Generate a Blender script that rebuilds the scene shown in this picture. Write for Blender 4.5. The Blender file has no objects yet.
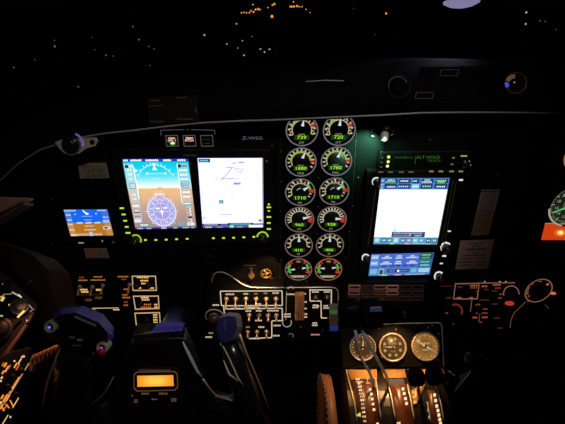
import bpy, bmesh, math, random
from mathutils import Vector, Matrix
random.seed(7)
S = bpy.context.scene
COL = S.collection
R = math.radians
# ------------------------------------------------------------------ camera
F = 424.0; CX, CY = 282.5, 212.0; TH = R(28.5)
CAM = Vector((0, -0.659, 1.15))
FW = Vector((0, math.cos(TH), -math.sin(TH))); UP = Vector((0, math.sin(TH), math.cos(TH))); RT = Vector((1, 0, 0))
cd = bpy.data.cameras.new('camera'); cam = bpy.data.objects.new('camera', cd); COL.objects.link(cam)
cam.location = CAM; cam.rotation_euler = (R(90) - TH, 0, 0)
cd.sensor_width = 36; cd.lens = F / 565 * 36; cd.clip_start = 0.01; cd.clip_end = 20000
S.camera = cam
S.view_settings.view_transform = 'Standard'; S.view_settings.look = 'None'
S.view_settings.exposure = 0; S.view_settings.gamma = 1; S.view_settings.use_curve_mapping = False

def ray(px, py):
    return RT * ((px - CX) / F) + UP * ((CY - py) / F) + FW

class Plane:                                   # a plane of the cockpit; h lifts towards its normal
    def __init__(s, p, n): s.p = Vector(p); s.n = Vector(n).normalized()
    def hit(s, px, py, h=0.0):
        d = ray(px, py); q = s.p + s.n * h
        return CAM + d * ((q - CAM).dot(s.n) / d.dot(s.n))
    def near(s, c, h): return c + s.n * h
class Drum:                                    # horizontal cylinder along X
    def __init__(s, y, z, r): s.y, s.z, s.r = y, z, r
    def hit(s, px, py, h=0.0):
        d = ray(px, py); r = s.r + h
        oy, oz = CAM.y - s.y, CAM.z - s.z
        a = d.y**2 + d.z**2; b = 2*(oy*d.y + oz*d.z); c = oy**2 + oz**2 - r*r
        disc = max(0.0, b*b - 4*a*c)
        return CAM + d * ((-b - math.sqrt(disc)) / (2*a))
def PL(Y): return Plane((0, Y, 0), (0, -1, 0))
PANEL = PL(0.0)
def V(px, py, Y): return PANEL.hit(px, py, -Y)

# ------------------------------------------------------------------ materials
def lin(c):
    c = c / 255.0
    return c / 12.92 if c <= 0.04045 else ((c + 0.055) / 1.055) ** 2.4
MC = {}
def E(r, g, b, s=1.0):                          # something that gives off light
    k = ('E', r, g, b, s)
    if k not in MC:
        m = bpy.data.materials.new('lit_%d_%d_%d' % (r, g, b)); m.use_nodes = True
        nt = m.node_tree; p = nt.nodes['Principled BSDF']
        p.inputs['Base Color'].default_value = (0.01, 0.01, 0.01, 1); p.inputs['Roughness'].default_value = 0.35
        p.inputs['Specular IOR Level'].default_value = 0.3
        p.inputs['Emission Color'].default_value = (lin(r), lin(g), lin(b), 1); p.inputs['Emission Strength'].default_value = s
        MC[k] = m
    return MC[k]
def M(name, col, rough=0.5, metal=0.0, bump=0.0, scale=300.0, spec=0.5, var=0.0):
    if name not in MC:
        m = bpy.data.materials.new(name); m.use_nodes = True
        nt = m.node_tree; p = nt.nodes['Principled BSDF']
        p.inputs['Base Color'].default_value = (*col, 1); p.inputs['Roughness'].default_value = rough
        p.inputs['Metallic'].default_value = metal; p.inputs['Specular IOR Level'].default_value = spec
        tc = nt.nodes.new('ShaderNodeTexCoord'); nz = nt.nodes.new('ShaderNodeTexNoise'); nz.inputs['Scale'].default_value = scale
        nz.inputs['Detail'].default_value = 4
        nt.links.new(tc.outputs['Object'], nz.inputs['Vector'])
        if bump:
            bp = nt.nodes.new('ShaderNodeBump'); bp.inputs['Strength'].default_value = bump; bp.inputs['Distance'].default_value = 0.001
            nt.links.new(nz.outputs['Fac'], bp.inputs['Height']); nt.links.new(bp.outputs['Normal'], p.inputs['Normal'])
        if var:
            rp = nt.nodes.new('ShaderNodeValToRGB')
            rp.color_ramp.elements[0].position = 0.35; rp.color_ramp.elements[1].position = 0.65
            rp.color_ramp.elements[0].color = (*[c*(1-var) for c in col], 1); rp.color_ramp.elements[1].color = (*[min(1, c*(1+var)) for c in col], 1)
            nt.links.new(nz.outputs['Fac'], rp.inputs['Fac']); nt.links.new(rp.outputs['Color'], p.inputs['Base Color'])
        MC[name] = m
    return MC[name]
BLK = M('panel_black_paint', (0.003, 0.003, 0.0035), 0.6, bump=0.15, scale=900, spec=0.1)
PLA = M('black_plastic', (0.006, 0.006, 0.0075), 0.38, bump=0.1, scale=1200, spec=0.3)
GLO = M('glossy_black_plastic', (0.012, 0.012, 0.015), 0.2, spec=0.6)
VIN = M('black_vinyl', (0.0022, 0.0022, 0.0026), 0.8, bump=0.4, scale=700, spec=0.03)
LIP = M('glareshield_edge_glint', (0.26, 0.26, 0.32), 0.35, spec=0.5)
MET = M('satin_metal', (0.35, 0.35, 0.36), 0.35, metal=0.9)
DMET = M('dark_metal', (0.1, 0.1, 0.11), 0.4, metal=0.8)
BRA = M('brass_metal', (0.55, 0.36, 0.12), 0.35, metal=0.9)
CRM = M('cream_plastic', (0.5, 0.46, 0.36), 0.5)
WHT = M('white_enamel', (0.7, 0.7, 0.7), 0.45)
GRYP = M('grey_engraving', (0.3, 0.3, 0.32), 0.6)
BRN = M('brown_leather', (0.16, 0.08, 0.045), 0.5, bump=0.3, scale=500)
AMBP = M('bronze_quadrant_paint', (0.45, 0.25, 0.09), 0.35, bump=0.2, scale=500, var=0.15)
DRED = M('deep_red_brown_plastic', (0.12, 0.035, 0.012), 0.3, var=0.3, scale=60)
RED = M('red_plastic', (0.6, 0.02, 0.04), 0.25)
FAB = M('dark_carpet', (0.01, 0.01, 0.01), 0.95, bump=0.5, scale=900, spec=0.1)

# ------------------------------------------------------------------ mesh builder
TXT = {}
def text_mesh(s):
    if s not in TXT:
        c = bpy.data.curves.new('t', 'FONT'); c.body = s; c.size = 1; c.resolution_u = 2
        c.align_x = 'CENTER'; c.align_y = 'CENTER'
        o = bpy.data.objects.new('t', c); COL.objects.link(o)
        bpy.context.view_layer.update()
        me = bpy.data.meshes.new_from_object(o.evaluated_get(bpy.context.evaluated_depsgraph_get()))
        vs = [v.co.copy() for v in me.vertices]; fs = [list(p.vertices) for p in me.polygons]
        bpy.data.objects.remove(o); bpy.data.curves.remove(c); bpy.data.meshes.remove(me)
        TXT[s] = (vs, fs)
    return TXT[s]
class G:
    def __init__(s): s.v = []; s.f = []; s.m = []; s.mats = []; s.sm = []
    def mi(s, m):
        if m not in s.mats: s.mats.append(m)
        return s.mats.index(m)
    def add(s, pts, faces, m, smooth=False):
        b = len(s.v); s.v += [Vector(p) for p in pts]; k = s.mi(m)
        for f in faces: s.f.append([b + i for i in f]); s.m.append(k); s.sm.append(smooth)
    def poly(s, pts, m): s.add(pts, [list(range(len(pts)))], m)
    def prism(s, a, b, m, mf=None):             # a: front ring, b: back ring
        n = len(a)
        s.add(list(a) + list(b), [list(range(n)), list(range(2*n-1, n-1, -1))] + [[i, n+i, n+(i+1) % n, (i+1) % n] for i in range(n)], m)
        if mf: s.m[-(n+2)] = s.mi(mf)
    def slab(s, sf, px, h0, h1, m, mf=None):    # outline in the photo's frame, thickness along the surface's normal
        a = [sf.hit(x, y, h1) for x, y in px]
        b = [p - sf.n * (h1 - h0) for p in a]
        s.prism(a, b, m, mf)
    def frame(s, sf, outer, inner, h0, h1, m):
        n = len(outer)
        A = [sf.hit(x, y, h1) for x, y in outer]; B = [sf.hit(x, y, h1) for x, y in inner]
        A2 = [p - sf.n*(h1-h0) for p in A]; B2 = [p - sf.n*(h1-h0) for p in B]
        fs = []
        for i in range(n):
            j = (i+1) % n
            fs += [[i, j, n+j, n+i], [2*n+i, i, n+i, 3*n+i][:0] or [i, 2*n+i, 2*n+j, j], [n+i, n+j, 3*n+j, 3*n+i], [2*n+i, 3*n+i, 3*n+j, 2*n+j]]
        s.add(A + B + A2 + B2, fs, m)
    def tube(s, pts, r, m, n=8, cap=True, smooth=True):
        pts = [Vector(p) for p in pts]; k = len(pts)
        rs = r if isinstance(r, (list, tuple)) else [r]*k
        vs = []; up = Vector((0, 0, 1))
        for i in range(k):
            t = (pts[min(i+1, k-1)] - pts[max(i-1, 0)]).normalized()
            a = t.cross(up)
            if a.length < 0.1: a = t.cross(Vector((0, 1, 0)))
            a.normalize(); b = t.cross(a).normalized()
            for j in range(n):
                q = 2*math.pi*j/n; vs.append(pts[i] + (a*math.cos(q) + b*math.sin(q))*rs[i])
        fs = [[i*n+j, i*n+(j+1) % n, (i+1)*n+(j+1) % n, (i+1)*n+j] for i in range(k-1) for j in range(n)]
        s.add(vs, fs, m, smooth)
        if cap: s.add(vs, [list(range(n))[::-1], [(k-1)*n+j for j in range(n)]], m)
    def lathe(s, c, ax, prof, m, n=24, smooth=True, sx=1.0):   # prof: (radius, height along ax)
        c = Vector(c); ax = Vector(ax).normalized()
        a = ax.cross(Vector((0, 0, 1)))
        if a.length < 0.1: a = Vector((1, 0, 0))
        a.normalize(); b = ax.cross(a).normalized()
        vs = [c + ax*h + (a*math.cos(2*math.pi*j/n)*sx + b*math.sin(2*math.pi*j/n))*r for r, h in prof for j in range(n)]
        k = len(prof)
        fs = [[i*n+j, i*n+(j+1) % n, (i+1)*n+(j+1) % n, (i+1)*n+j] for i in range(k-1) for j in range(n)]
        s.add(vs, fs, m, smooth)
        if prof[0][0] > 1e-5: s.add(vs[:n], [list(range(n))[::-1]], m)
        if prof[-1][0] > 1e-5: s.add(vs[-n:], [list(range(n))], m)
    def ball(s, c, r, m, n=12, sc=(1, 1, 1)):
        vs = []; c = Vector(c); k = n//2
        for i in range(k+1):
            t = math.pi*(i/k*0.998+0.001)
            for j in range(n):
                q = 2*math.pi*j/n; vs.append(c + Vector((r*sc[0]*math.sin(t)*math.cos(q), r*sc[1]*math.sin(t)*math.sin(q), r*sc[2]*math.cos(t))))
        s.add(vs, [[i*n+j, (i+1)*n+j, (i+1)*n+(j+1) % n, i*n+(j+1) % n] for i in range(k) for j in range(n)], m, True)
    # flat graphics; mp(u, v) -> point
    def rect(s, mp, x0, y0, x1, y1, m): s.poly([mp(x0, y0), mp(x1, y0), mp(x1, y1), mp(x0, y1)], m)
    def pol(s, mp, pts, m): s.poly([mp(*p) for p in pts], m)
    def line(s, mp, pts, w, m):
        for (x0, y0), (x1, y1) in zip(pts, pts[1:]):
            L = math.hypot(x1-x0, y1-y0) or 1; a = (y1-y0)/L*w/2; b = -(x1-x0)/L*w/2
            s.poly([mp(x0+a, y0+b), mp(x1+a, y1+b), mp(x1-a, y1-b), mp(x0-a, y0-b)], m)
    def arc(s, mp, cx, cy, r0, r1, a0, a1, m, n=None, ey=1.0, up=-1):   # degrees clockwise from the top
        n = n or max(3, int(abs(a1-a0)/12))
        p = []
        for i in range(n+1):
            a = R(a0+(a1-a0)*i/n)
            for r in (r0, r1): p.append(mp(cx+math.sin(a)*r, cy+up*math.cos(a)*r*ey))
        s.add(p, [[2*i, 2*i+1, 2*i+3, 2*i+2] for i in range(n)], m)
    def text(s, mp, t, x, y, h, m, up=-1, asp=1.0):
        vs, fs = text_mesh(t); k = h/0.7
        s.add([mp(x+v.x*k*asp, y+up*v.y*k) for v in vs], fs, m)
    def dashes(s, mp, x, y, w, h, n, m):        # a run of small illegible letters
        st = w/n
        for i in range(n):
            q = 0.72+0.28*((i*7+int(x*3)) % 3)/2
            s.rect(mp, x-w/2+i*st, y-h/2*q, x-w/2+i*st+st*0.72, y+h/2, m)
    def build(s, name, parent=None, mat=None, bevel=0.0, loc=None):
        me = bpy.data.meshes.new(name); off = Vector((0, 0, 0)); q = parent
        while q is not None: off += q.location; q = q.parent
        if loc is not None: off = off + (Vector(loc)-off)
        me.from_pydata([v-off for v in s.v], [], s.f)
        for m in s.mats: me.materials.append(m)
        for p, k, sm in zip(me.polygons, s.m, s.sm): p.material_index = k; p.use_smooth = sm
        bm = bmesh.new(); bm.from_mesh(me)
        if bevel or any(s.sm): bmesh.ops.remove_doubles(bm, verts=bm.verts, dist=1e-6)
        bm.to_mesh(me); bm.free(); me.update()
        o = bpy.data.objects.new(name, me); COL.objects.link(o)
        if parent is not None: o.parent = parent
        if loc is not None and parent is None: o.location = loc
        if bevel:
            b = o.modifiers.new('bevel', 'BEVEL'); b.width = bevel; b.segments = 2; b.limit_method = 'ANGLE'
        return o
def thing(name, label, cat, loc, group=None):
    o = bpy.data.objects.new(name, None); COL.objects.link(o); o.empty_display_size = 0.02
    o.location = loc; o['label'] = label; o['category'] = cat
    if group: o['group'] = group
    return o
def tag(o, label, cat, group=None):
    o['label'] = label; o['category'] = cat
    if group: o['group'] = group
    return o
def struct(o): o['kind'] = 'structure'; return o
def lab(o, t): o['label'] = t; return o
def mpx(sf, h): return lambda x, y: sf.hit(x, y, h)
def bil(sf, q, h, W=1.0, H=1.0):                # q: TL TR BR BL in the photo's frame
    def f(u, v):
        u /= W; v /= H
        x = (q[0][0]*(1-u)+q[1][0]*u)*(1-v) + (q[3][0]*(1-u)+q[2][0]*u)*v
        y = (q[0][1]*(1-u)+q[1][1]*u)*(1-v) + (q[3][1]*(1-u)+q[2][1]*u)*v
        return sf.hit(x, y, h)
    return f
def grow(q, d):
    c = [sum(p[0] for p in q)/len(q), sum(p[1] for p in q)/len(q)]
    return [(x + (d if x > c[0] else -d), y + (d if y > c[1] else -d)) for x, y in q]
def lamp(kind, loc, col, power, parent, size=0.005, aim=None, spot=60, blend=0.5, name='bulb'):
    l = bpy.data.lights.new(name, kind); l.color = col; l.energy = power
    if kind == 'SPOT': l.spot_size = R(spot); l.spot_blend = blend
    if kind != 'AREA': l.shadow_soft_size = size
    else: l.size = size
    o = bpy.data.objects.new(name, l); COL.objects.link(o)
    off = Vector((0, 0, 0))
    if parent is not None: o.parent = parent; off = parent.location
    o.location = Vector(loc) - off
    if aim is not None: o.rotation_euler = (Vector(aim)-Vector(loc)).to_track_quat('-Z', 'Y').to_euler()
    return o

# ------------------------------------------------------------------ world: deep night
w = bpy.data.worlds.new('night'); S.world = w; w.use_nodes = True
nt = w.node_tree; bg = nt.nodes['Background']; bg.inputs['Color'].default_value = (0.35, 0.4, 0.6, 1); bg.inputs['Strength'].default_value = 0.0008

# ------------------------------------------------------------------ outside
GND = M('night_ground', (0.004, 0.004, 0.005), 1.0, spec=0.0, var=0.3, scale=0.01)
g = G(); g.add([(-4000, 20, -300), (4000, 20, -300), (4000, 12000, -300), (-4000, 12000, -300)], [[0, 1, 2, 3]], GND)
o = g.build('ground'); struct(o)
o['label'] = 'dark ground far below outside the windscreen'
GP = Plane((0, 0, -298), (0, 0, 1))
def town(px, py, col, sz, label, group):
    p = GP.hit(px, py); d = (p-CAM).dot(FW); r = d/F*sz*(0.72 if col is AM else 0.58)
    g = G(); b = Vector((p.x, p.y, -298))
    g.ball((p.x, p.y, p.z+r), r, E(*col), 8)
    g.tube([(p.x, p.y, -300), (p.x, p.y, p.z+r*0.2)], r*0.12, DMET, 5)
    tag(g.build('street_light', loc=(p.x, p.y, -300)), label, 'light', group)
AM = (255, 160, 70, 1.0); WH = (185, 185, 175, .9); DI = (125, 112, 98, .7)
for x, y, s_ in [(241.5, 13.5, 1.0), (244, 13.2, 1), (246.5, 13.6, 1), (249.5, 13.5, 1.1), (251, 11.5, 1), (253.5, 13, 1.3), (255.5, 10.5, 1.2), (258, 10.2, 1.5), (260, 10.4, 1.1), (253, 5.2, 0.9)]:
    town(x, y, AM, s_, 'amber town light in the row left of the top centre of the windscreen', 'amber lights in the left row of the town')
for x, y, s_ in [(272.5, 6, 1.2), (274.5, 5.2, 1.5), (277, 5, 1.2), (268, 8.2, 0.8), (284, 10, 0.8), (287, 6, 0.9), (289.5, 7.6, 1.3), (291.5, 7.8, 1.5), (294, 7.6, 1.4), (297, 7.2, 1.5), (299.5, 7.4, 1), (302, 7.4, .9), (306, 10, .8), (287, 2.5, 1), (293.5, 2.5, .9), (310, 13, .6)]:
    town(x, y, AM, s_, 'amber town light in the densest cluster at the top centre of the windscreen', 'amber lights in the densest cluster of the town')
town(272, 18, AM, 2.0, 'bright amber light standing alone below the dense town cluster', None)
for x, y, s_ in [(236.5, 24.6, 1.3), (227, 44.7, 1.3), (238, 48.5, .9), (242.5, 41.3, 1), (244, 56, 1.3), (260.5, 49.8, 1.3), (264.5, 52.8, 1.3), (269.5, 50, 1.3), (277, 48.6, 1.4), (204.5, 36, 1.6), (252, 37, .7), (282, 34, .7)]:
    town(x, y, WH, s_, 'scattered pale light below the town cluster near the middle of the windscreen', 'pale lights below the town')
for x, y, s_ in [(55, 47.5, 1.8), (54.5, 41, .9), (133, 27.5, 1.3), (139, 40.5, 1.4), (149, 47, 1), (154, 49.5, 1), (106, 56, 1.3), (113, 56.5, .8), (95, 50, .8), (35, 60, .8), (14, 68, 1), (78.5, 87.5, 1.2), (3, 95, .7), (150, 66, .7), (92, 38, .7)]:
    town(x, y, DI, s_, 'faint scattered light in the dark left part of the windscreen', 'faint lights on the left')
for x, y, s_, c in [(526, 13.5, 1.7, WH), (525.5, 25, 1.6, WH), (540, 21.5, 1.1, DI), (545, 22, 1, DI), (386, 14.5, 1.4, AM), (353.5, 9, .9, DI), (375, 35, .6, DI), (556, 30, .7, DI)]:
    town(x, y, c, s_, 'scattered light in the right part of the windscreen', 'lights on the right')

# ------------------------------------------------------------------ cockpit shell
g = G(); g.prism([(-0.72, -1.6, 0), (0.72, -1.6, 0), (0.72, 0.5, 0), (-0.72, 0.5, 0)], [(-0.72, -1.6, -0.03), (0.72, -1.6, -0.03), (0.72, 0.5, -0.03), (-0.72, 0.5, -0.03)], FAB)
struct(g.build('floor'))
for sd, nm in ((-1, 'wall_left'), (1, 'wall_right')):
    g = G(); a = [(sd*0.72, -1.6, 0), (sd*0.72, 0.5, 0), (sd*0.72, 0.5, 0.96), (sd*0.72, -0.1, 0.98), (sd*0.72, -1.6, 1.0)]
    b = [(x+sd*0.03, y, z) for x, y, z in a]; g.prism(a, b, VIN); struct(g.build(nm))
g = G(); a = [(-0.72, -1.6, 1.62), (0.72, -1.6, 1.62), (0.72, -0.25, 1.62), (-0.72, -0.25, 1.62)]
g.prism(a, [(x, y, z+0.03) for x, y, z in a], VIN); struct(g.build('ceiling'))
# windscreen: two raked panes
GLS = bpy.data.materials.new('windscreen_glass'); GLS.use_nodes = True
nt = GLS.node_tree; nt.nodes.clear()
ou = nt.nodes.new('ShaderNodeOutputMaterial'); mx = nt.nodes.new('ShaderNodeMixShader'); tr = nt.nodes.new('ShaderNodeBsdfTransparent'); gl = nt.nodes.new('ShaderNodeBsdfGlossy')
fr = nt.nodes.new('ShaderNodeFresnel'); fr.inputs['IOR'].default_value = 1.1; gl.inputs['Roughness'].default_value = 0.02
tr.inputs['Color'].default_value = (0.93, 0.94, 0.95, 1)
nt.links.new(fr.outputs[0], mx.inputs[0]); nt.links.new(tr.outputs[0], mx.inputs[1]); nt.links.new(gl.outputs[0], mx.inputs[2]); nt.links.new(mx.outputs[0], ou.inputs[0])
g = G(); a = [(-0.70, 0.49, 0.98), (-0.012, 0.55, 0.98), (-0.012, -0.18, 1.60), (-0.70, -0.22, 1.60)]
g.prism(a, [(x, y+0.006, z+0.006) for x, y, z in a], GLS); struct(g.build('window_1'))
g = G(); a = [(0.012, 0.55, 0.98), (0.70, 0.49, 0.98), (0.70, -0.22, 1.60), (0.012, -0.18, 1.60)]
g.prism(a, [(x, y+0.006, z+0.006) for x, y, z in a], GLS); struct(g.build('window_2'))
g = G(); g.tube([(0, 0.55, 0.97), (0, -0.19, 1.60)], 0.016, VIN, 8); struct(g.build('trim_1'))
# ------------------------------------------------------------------ glareshield
lip = [(-40, 205), (0, 180), (18, 163), (40, 149), (75, 137.5), (105, 132.5), (135, 129.3), (170, 125), (200, 122), (240, 120), (275, 119), (320, 117), (365, 115), (395, 113.5), (420, 112), (455, 111.5), (490, 111.5), (530, 111.8), (565, 112.5), (600, 114)]
top = [(-40, 170), (0, 142), (18, 126), (40, 112), (75, 101), (105, 94), (135, 90.5), (170, 89), (200, 87), (240, 84.5), (275, 82.5), (320, 79.5), (365, 70), (395, 62), (420, 60), (455, 60), (490, 60), (530, 61), (565, 64), (600, 68)]
LY, TY = -0.05, -0.02
t = thing('glareshield', 'black padded glareshield hood running across the top of the instrument panel', 'glareshield', V(282, 119, LY))
g = G(); n = len(lip)
A = [V(x, y, LY) for x, y in lip]; B = [V(x, y, TY) for x, y in top]
Cc = [Vector((p.x*1.02, 0.28, p.z-0.035)) for p in B]; Dd = [Vector((p.x*1.03, 0.48, p.z-0.09)) for p in B]
U1 = [p+Vector((0, 0.006, -0.006)) for p in A]; U2 = [Vector((p.x, -0.001, p.z+0.004)) for p in A]
rows = [U2, U1, A, B, Cc, Dd]
g.add([p for r_ in rows for p in r_], [[i*n+j, i*n+j+1, (i+1)*n+j+1, (i+1)*n+j] for i in range(len(rows)-1) for j in range(n-1)], VIN, True)
g.build('hood', t)
g = G(); g.tube([p+Vector((0, -0.001, -0.001)) for p in A], 0.0012, LIP, 8); lab(g.build('edge_trim', t), 'thin grey edge strip catching the screen light')  # pale tube, the lip's screen-light highlight put into its colour
FAS = Plane(V(282, 119, LY), (V(300, 60, TY)-V(300, 112, LY)).cross(Vector((-1, 0, 0))))
if FAS.n.y > 0: FAS.n = -FAS.n
# painted highlight along the hood's top edge
g = G(); m = mpx(FAS, 0.004); g.line(m, [(306, 81.5), (326, 80.2), (344, 80.8)], 0.7, M('highlight_grey', (0.16, 0.16, 0.2), 0.5)); g.build('top_highlight', t)
ANF = M('annunciator_frame', (0.07, 0.07, 0.085), 0.6, spec=0.1); ANF2 = M('annunciator_frame_dark', (0.009, 0.009, 0.011), 0.7, spec=0.05)
t = thing('warning_panel', 'dark unlit grid of warning lights on the right half of the glareshield', 'annunciator panel', FAS.hit(458, 98))
g = G(); g.slab(FAS, [(420, 67), (503, 66), (494, 101), (412, 101)], 0.001, 0.005, VIN); g.build('housing', t)
for i in range(4):
    for j in range(4):
        x = 420.5+i*20.4-j*1.5; y = 69.5+j*7.6; q = [(x, y), (x+18, y-.2), (x+16.6, y+6.4), (x-1.3, y+6.4)]
        br = (i, j) in ((1, 0), (0, 3))
        lens = G(); lens.slab(FAS, grow(q, -0.5), 0.005, 0.0062, VIN); L = lens.build('warning_lens', t)
        fr_ = G(); fr_.frame(FAS, q, grow(q, -0.55 if br else -0.4), 0.005, 0.0075, ANF if br else ANF2); fr_.build('lens_frame', L)
def ring_thing(name, label, cat, px, py, sf, r, h, m, m2=None, hole=True, parts=('rim', 'face')):
    c = sf.hit(px, py); t = thing(name, label, cat, c)
    g = G(); g.lathe(c, sf.n, [(r, 0), (r, h), (r*0.93, h*1.15), (r*0.8, h), (r*0.8, 0.0)], m, 28); g.build(parts[0], t)
    g = G(); g.lathe(c, sf.n, [(r*0.8, 0.0), (r*0.8, h*0.3), (r*0.3, h*0.45), (0, h*0.45)], m2 or GLO, 24); g.build(parts[1], t)
    return t
t = thing('air_vent', 'round dark air vent with a faint grey arc left of the warning grid', 'vent', FAS.hit(398, 86))
c = FAS.hit(398, 87)
g = G(); g.lathe(c, FAS.n, [(0.018, 0), (0.018, 0.004), (0.016, 0.007), (0.0145, 0.004), (0.0145, 0)], ANF2, 28); g.build('outer_ring', t)
g = G(); g.lathe(c, FAS.n, [(0.014, 0), (0.012, 0.006), (0.005, 0.009), (0, 0.009)], VIN, 20); g.build('nozzle', t)
g = G(); g.arc(mpx(FAS, 0.0085), 398, 86, 9.0, 9.9, -100, 70, ANF, 14); g.build('ring_highlight_edge', t)
t = thing('air_vent', 'round air vent with tan and blue rim at the glareshield right end', 'vent', FAS.hit(513, 84))
c = FAS.hit(514, 84)
g = G(); g.lathe(c, FAS.n, [(0.016, 0), (0.016, 0.005), (0.0145, 0.008), (0.013, 0.005), (0.013, 0)], M('tan_rim', (0.1, 0.06, 0.04), 0.4), 28); g.build('outer_ring', t)
g = G(); g.lathe(c, FAS.n, [(0.0125, 0), (0.011, 0.006), (0.004, 0.009), (0, 0.009)], GLO, 20); g.build('nozzle', t)
g = G(); g.arc(mpx(FAS, 0.0095), 514, 83, 4.5, 8.6, -75, 10, M('tan_vane', (0.75, 0.5, 0.3), 0.5), 8); lab(g.build('vane', t), 'tan vane')
g = G(); g.arc(mpx(FAS, 0.0097), 513, 83, 4.5, 8.2, -128, -85, E(60, 80, 190), 4); lab(g.build('lamp_lens', t), 'small blue lit lens')
# small warning plate on the left of the hood
t = thing('master_warning_panel', 'dark small caution panel on the glareshield above the left screens', 'annunciator panel', FAS.hit(173, 124))
g = G(); g.slab(FAS, [(147, 98), (197, 95), (199, 121), (149, 124)], 0.001, 0.005, BLK); g.build('housing', t)
g = G(); m = mpx(FAS, 0.0054)
g.dashes(m, 155, 100.5, 11, 1.2, 5, ANF); g.line(m, [(149, 106.5), (163, 105.3)], 0.6, ANF); g.dashes(m, 181, 97.5, 12, 1.2, 6, ANF); g.line(m, [(196, 97), (198.5, 119)], 0.7, ANF2)
g.line(m, [(166, 98), (192, 96.3)], 0.5, ANF2); g.line(m, [(148, 99), (150, 122)], 0.5, ANF2)
g.dashes(m, 157, 121.5, 14, 1.3, 6, ANF); g.dashes(m, 185, 119, 16, 1.3, 7, ANF); g.line(m, [(195, 108), (197, 113)], 1.0, ANF); g.build('lettering', t)

# ------------------------------------------------------------------ main instrument panel
t = thing('instrument_panel', 'black main instrument panel below the glareshield holding screens and gauges', 'instrument panel', Vector((0, 0, 0.5)))
IP = t
g = G()
out = [(x, y-6) for x, y in lip if -20 < x < 590]
a = [V(x, y, 0) for x, y in out]; 
a = [Vector((max(-.6, min(.6, p.x)), 0, p.z)) for p in a]
zb = V(282, 300, 0).z
a = [Vector((-.6, 0, a[0].z))]+a[1:]+[Vector((.6, 0, zb)), Vector((-.6, 0, zb))]
g.prism(a, [p+Vector((0, 0.012, 0)) for p in a], BLK); g.build('board', t)
g = G(); m = mpx(PANEL, 0.0008); g.text(m, 'Z-WSG', 252.5, 138.3, 3.1, E(95, 95, 110), asp=1.45); lab(g.build('registration_lettering', t), 'grey registration letters reading Z-WSG')
for x, y in [(112, 148), (272, 146), (281, 152), (281, 182), (280, 211), (280, 238), (281, 262), (318, 178), (318, 207), (317, 234), (358, 178), (353, 206), (349, 232), (345, 258), (52, 200), (52, 244), (118, 262), (208, 256), (470, 262), (510, 150), (512, 260), (360, 130), (430, 140), (498, 176)]:
    g = G(); c = V(x, y, 0); g.lathe(c, (0, -1, 0), [(0.0022, 0), (0.0022, 0.0008), (0.001, 0.0013), (0, 0.0013)], DMET, 10); g.build('screw', t)
# panel section borders
for q in ([(280, 124), (280, 284)], [(357, 124), (347, 284)], [(363, 250), (345, 283)]):
    g = G(); m = mpx(PANEL, 0.0006); g.line(m, q, 0.5, DMET); g.build('panel_seam', t)

# ------------------------------------------------------------------ three square annunciators
GL_ = (255, 120, 90)
g0 = thing('annunciator_bracket', 'thin grey bracket line above the three small square warning lights', 'bracket', V(188, 132, 0))
g = G(); m = mpx(PANEL, 0.0007); fine = E(70, 68, 78)
g.line(m, [(161.3, 135.5), (160.6, 130.3), (184, 129.6)], 0.7, fine); g.line(m, [(191, 129.6), (214.5, 130.3), (215, 134.5)], 0.7, fine); g.text(m, 'AP', 187.5, 129.8, 1.6, fine); g.build('bracket_line', g0)
for i, (x, w_, label) in enumerate([(165.2, 13, 'left square warning light lit white over green'), (182.6, 13, 'middle square warning light lit with white and orange words'), (200, 13, 'right square warning light, unlit with grey outline')]):
    q = [(x, 135.3), (x+12.6, 135.1), (x+13.6, 146.5), (x+1.2, 146.7)]
    tt = thing('annunciator_light', label, 'warning light', V(x+7, 146, 0), 'square warning lights above the main screens')
    g = G(); g.slab(PANEL, q, 0, 0.003, BLK); g.build('housing', tt)
    g = G(); g.frame(PANEL, q, grow(q, -0.7), 0.003, 0.0036, E(82, 74, 72)); g.build('frame', tt)
    g = G(); m = mpx(PANEL, 0.0034)
    if i < 2:
        qq = grow(q, -0.9)
        g.slab(PANEL, qq, 0.003, 0.0031, GLO); g.rect(m, x+2.5, 137.5, x+11, 141.2, E(120, 45, 30))
        m2 = mpx(PANEL, 0.0037)
        g.text(m2, 'NAV' if i == 0 else 'TRIM', x+6.6, 138.3, 1.9, E(255, 240, 225, 1.3), asp=1.2)
        g.text(m2, 'GPS  1' if i == 0 else 'PITCH', x+6.7, 140.6, 1.9, E(255, 225, 205, 1.3), asp=1.15)
        if i == 0:
            g.arc(m, x+7.4, 143.4, 0, 3.6, 0, 360, E(25, 100, 20), 16, ey=.7); g.arc(m2, x+7.4, 143.2, 0, 2.1, 0, 360, E(200, 255, 170, 1.3), 12, ey=.6)
    else:
        g.dashes(m, x+6.8, 139.5, 7, 1.0, 5, E(44, 42, 48)); g.dashes(m, x+7, 143.4, 7, 1.0, 5, E(44, 42, 48))
    g.build('legend', tt)

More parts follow.
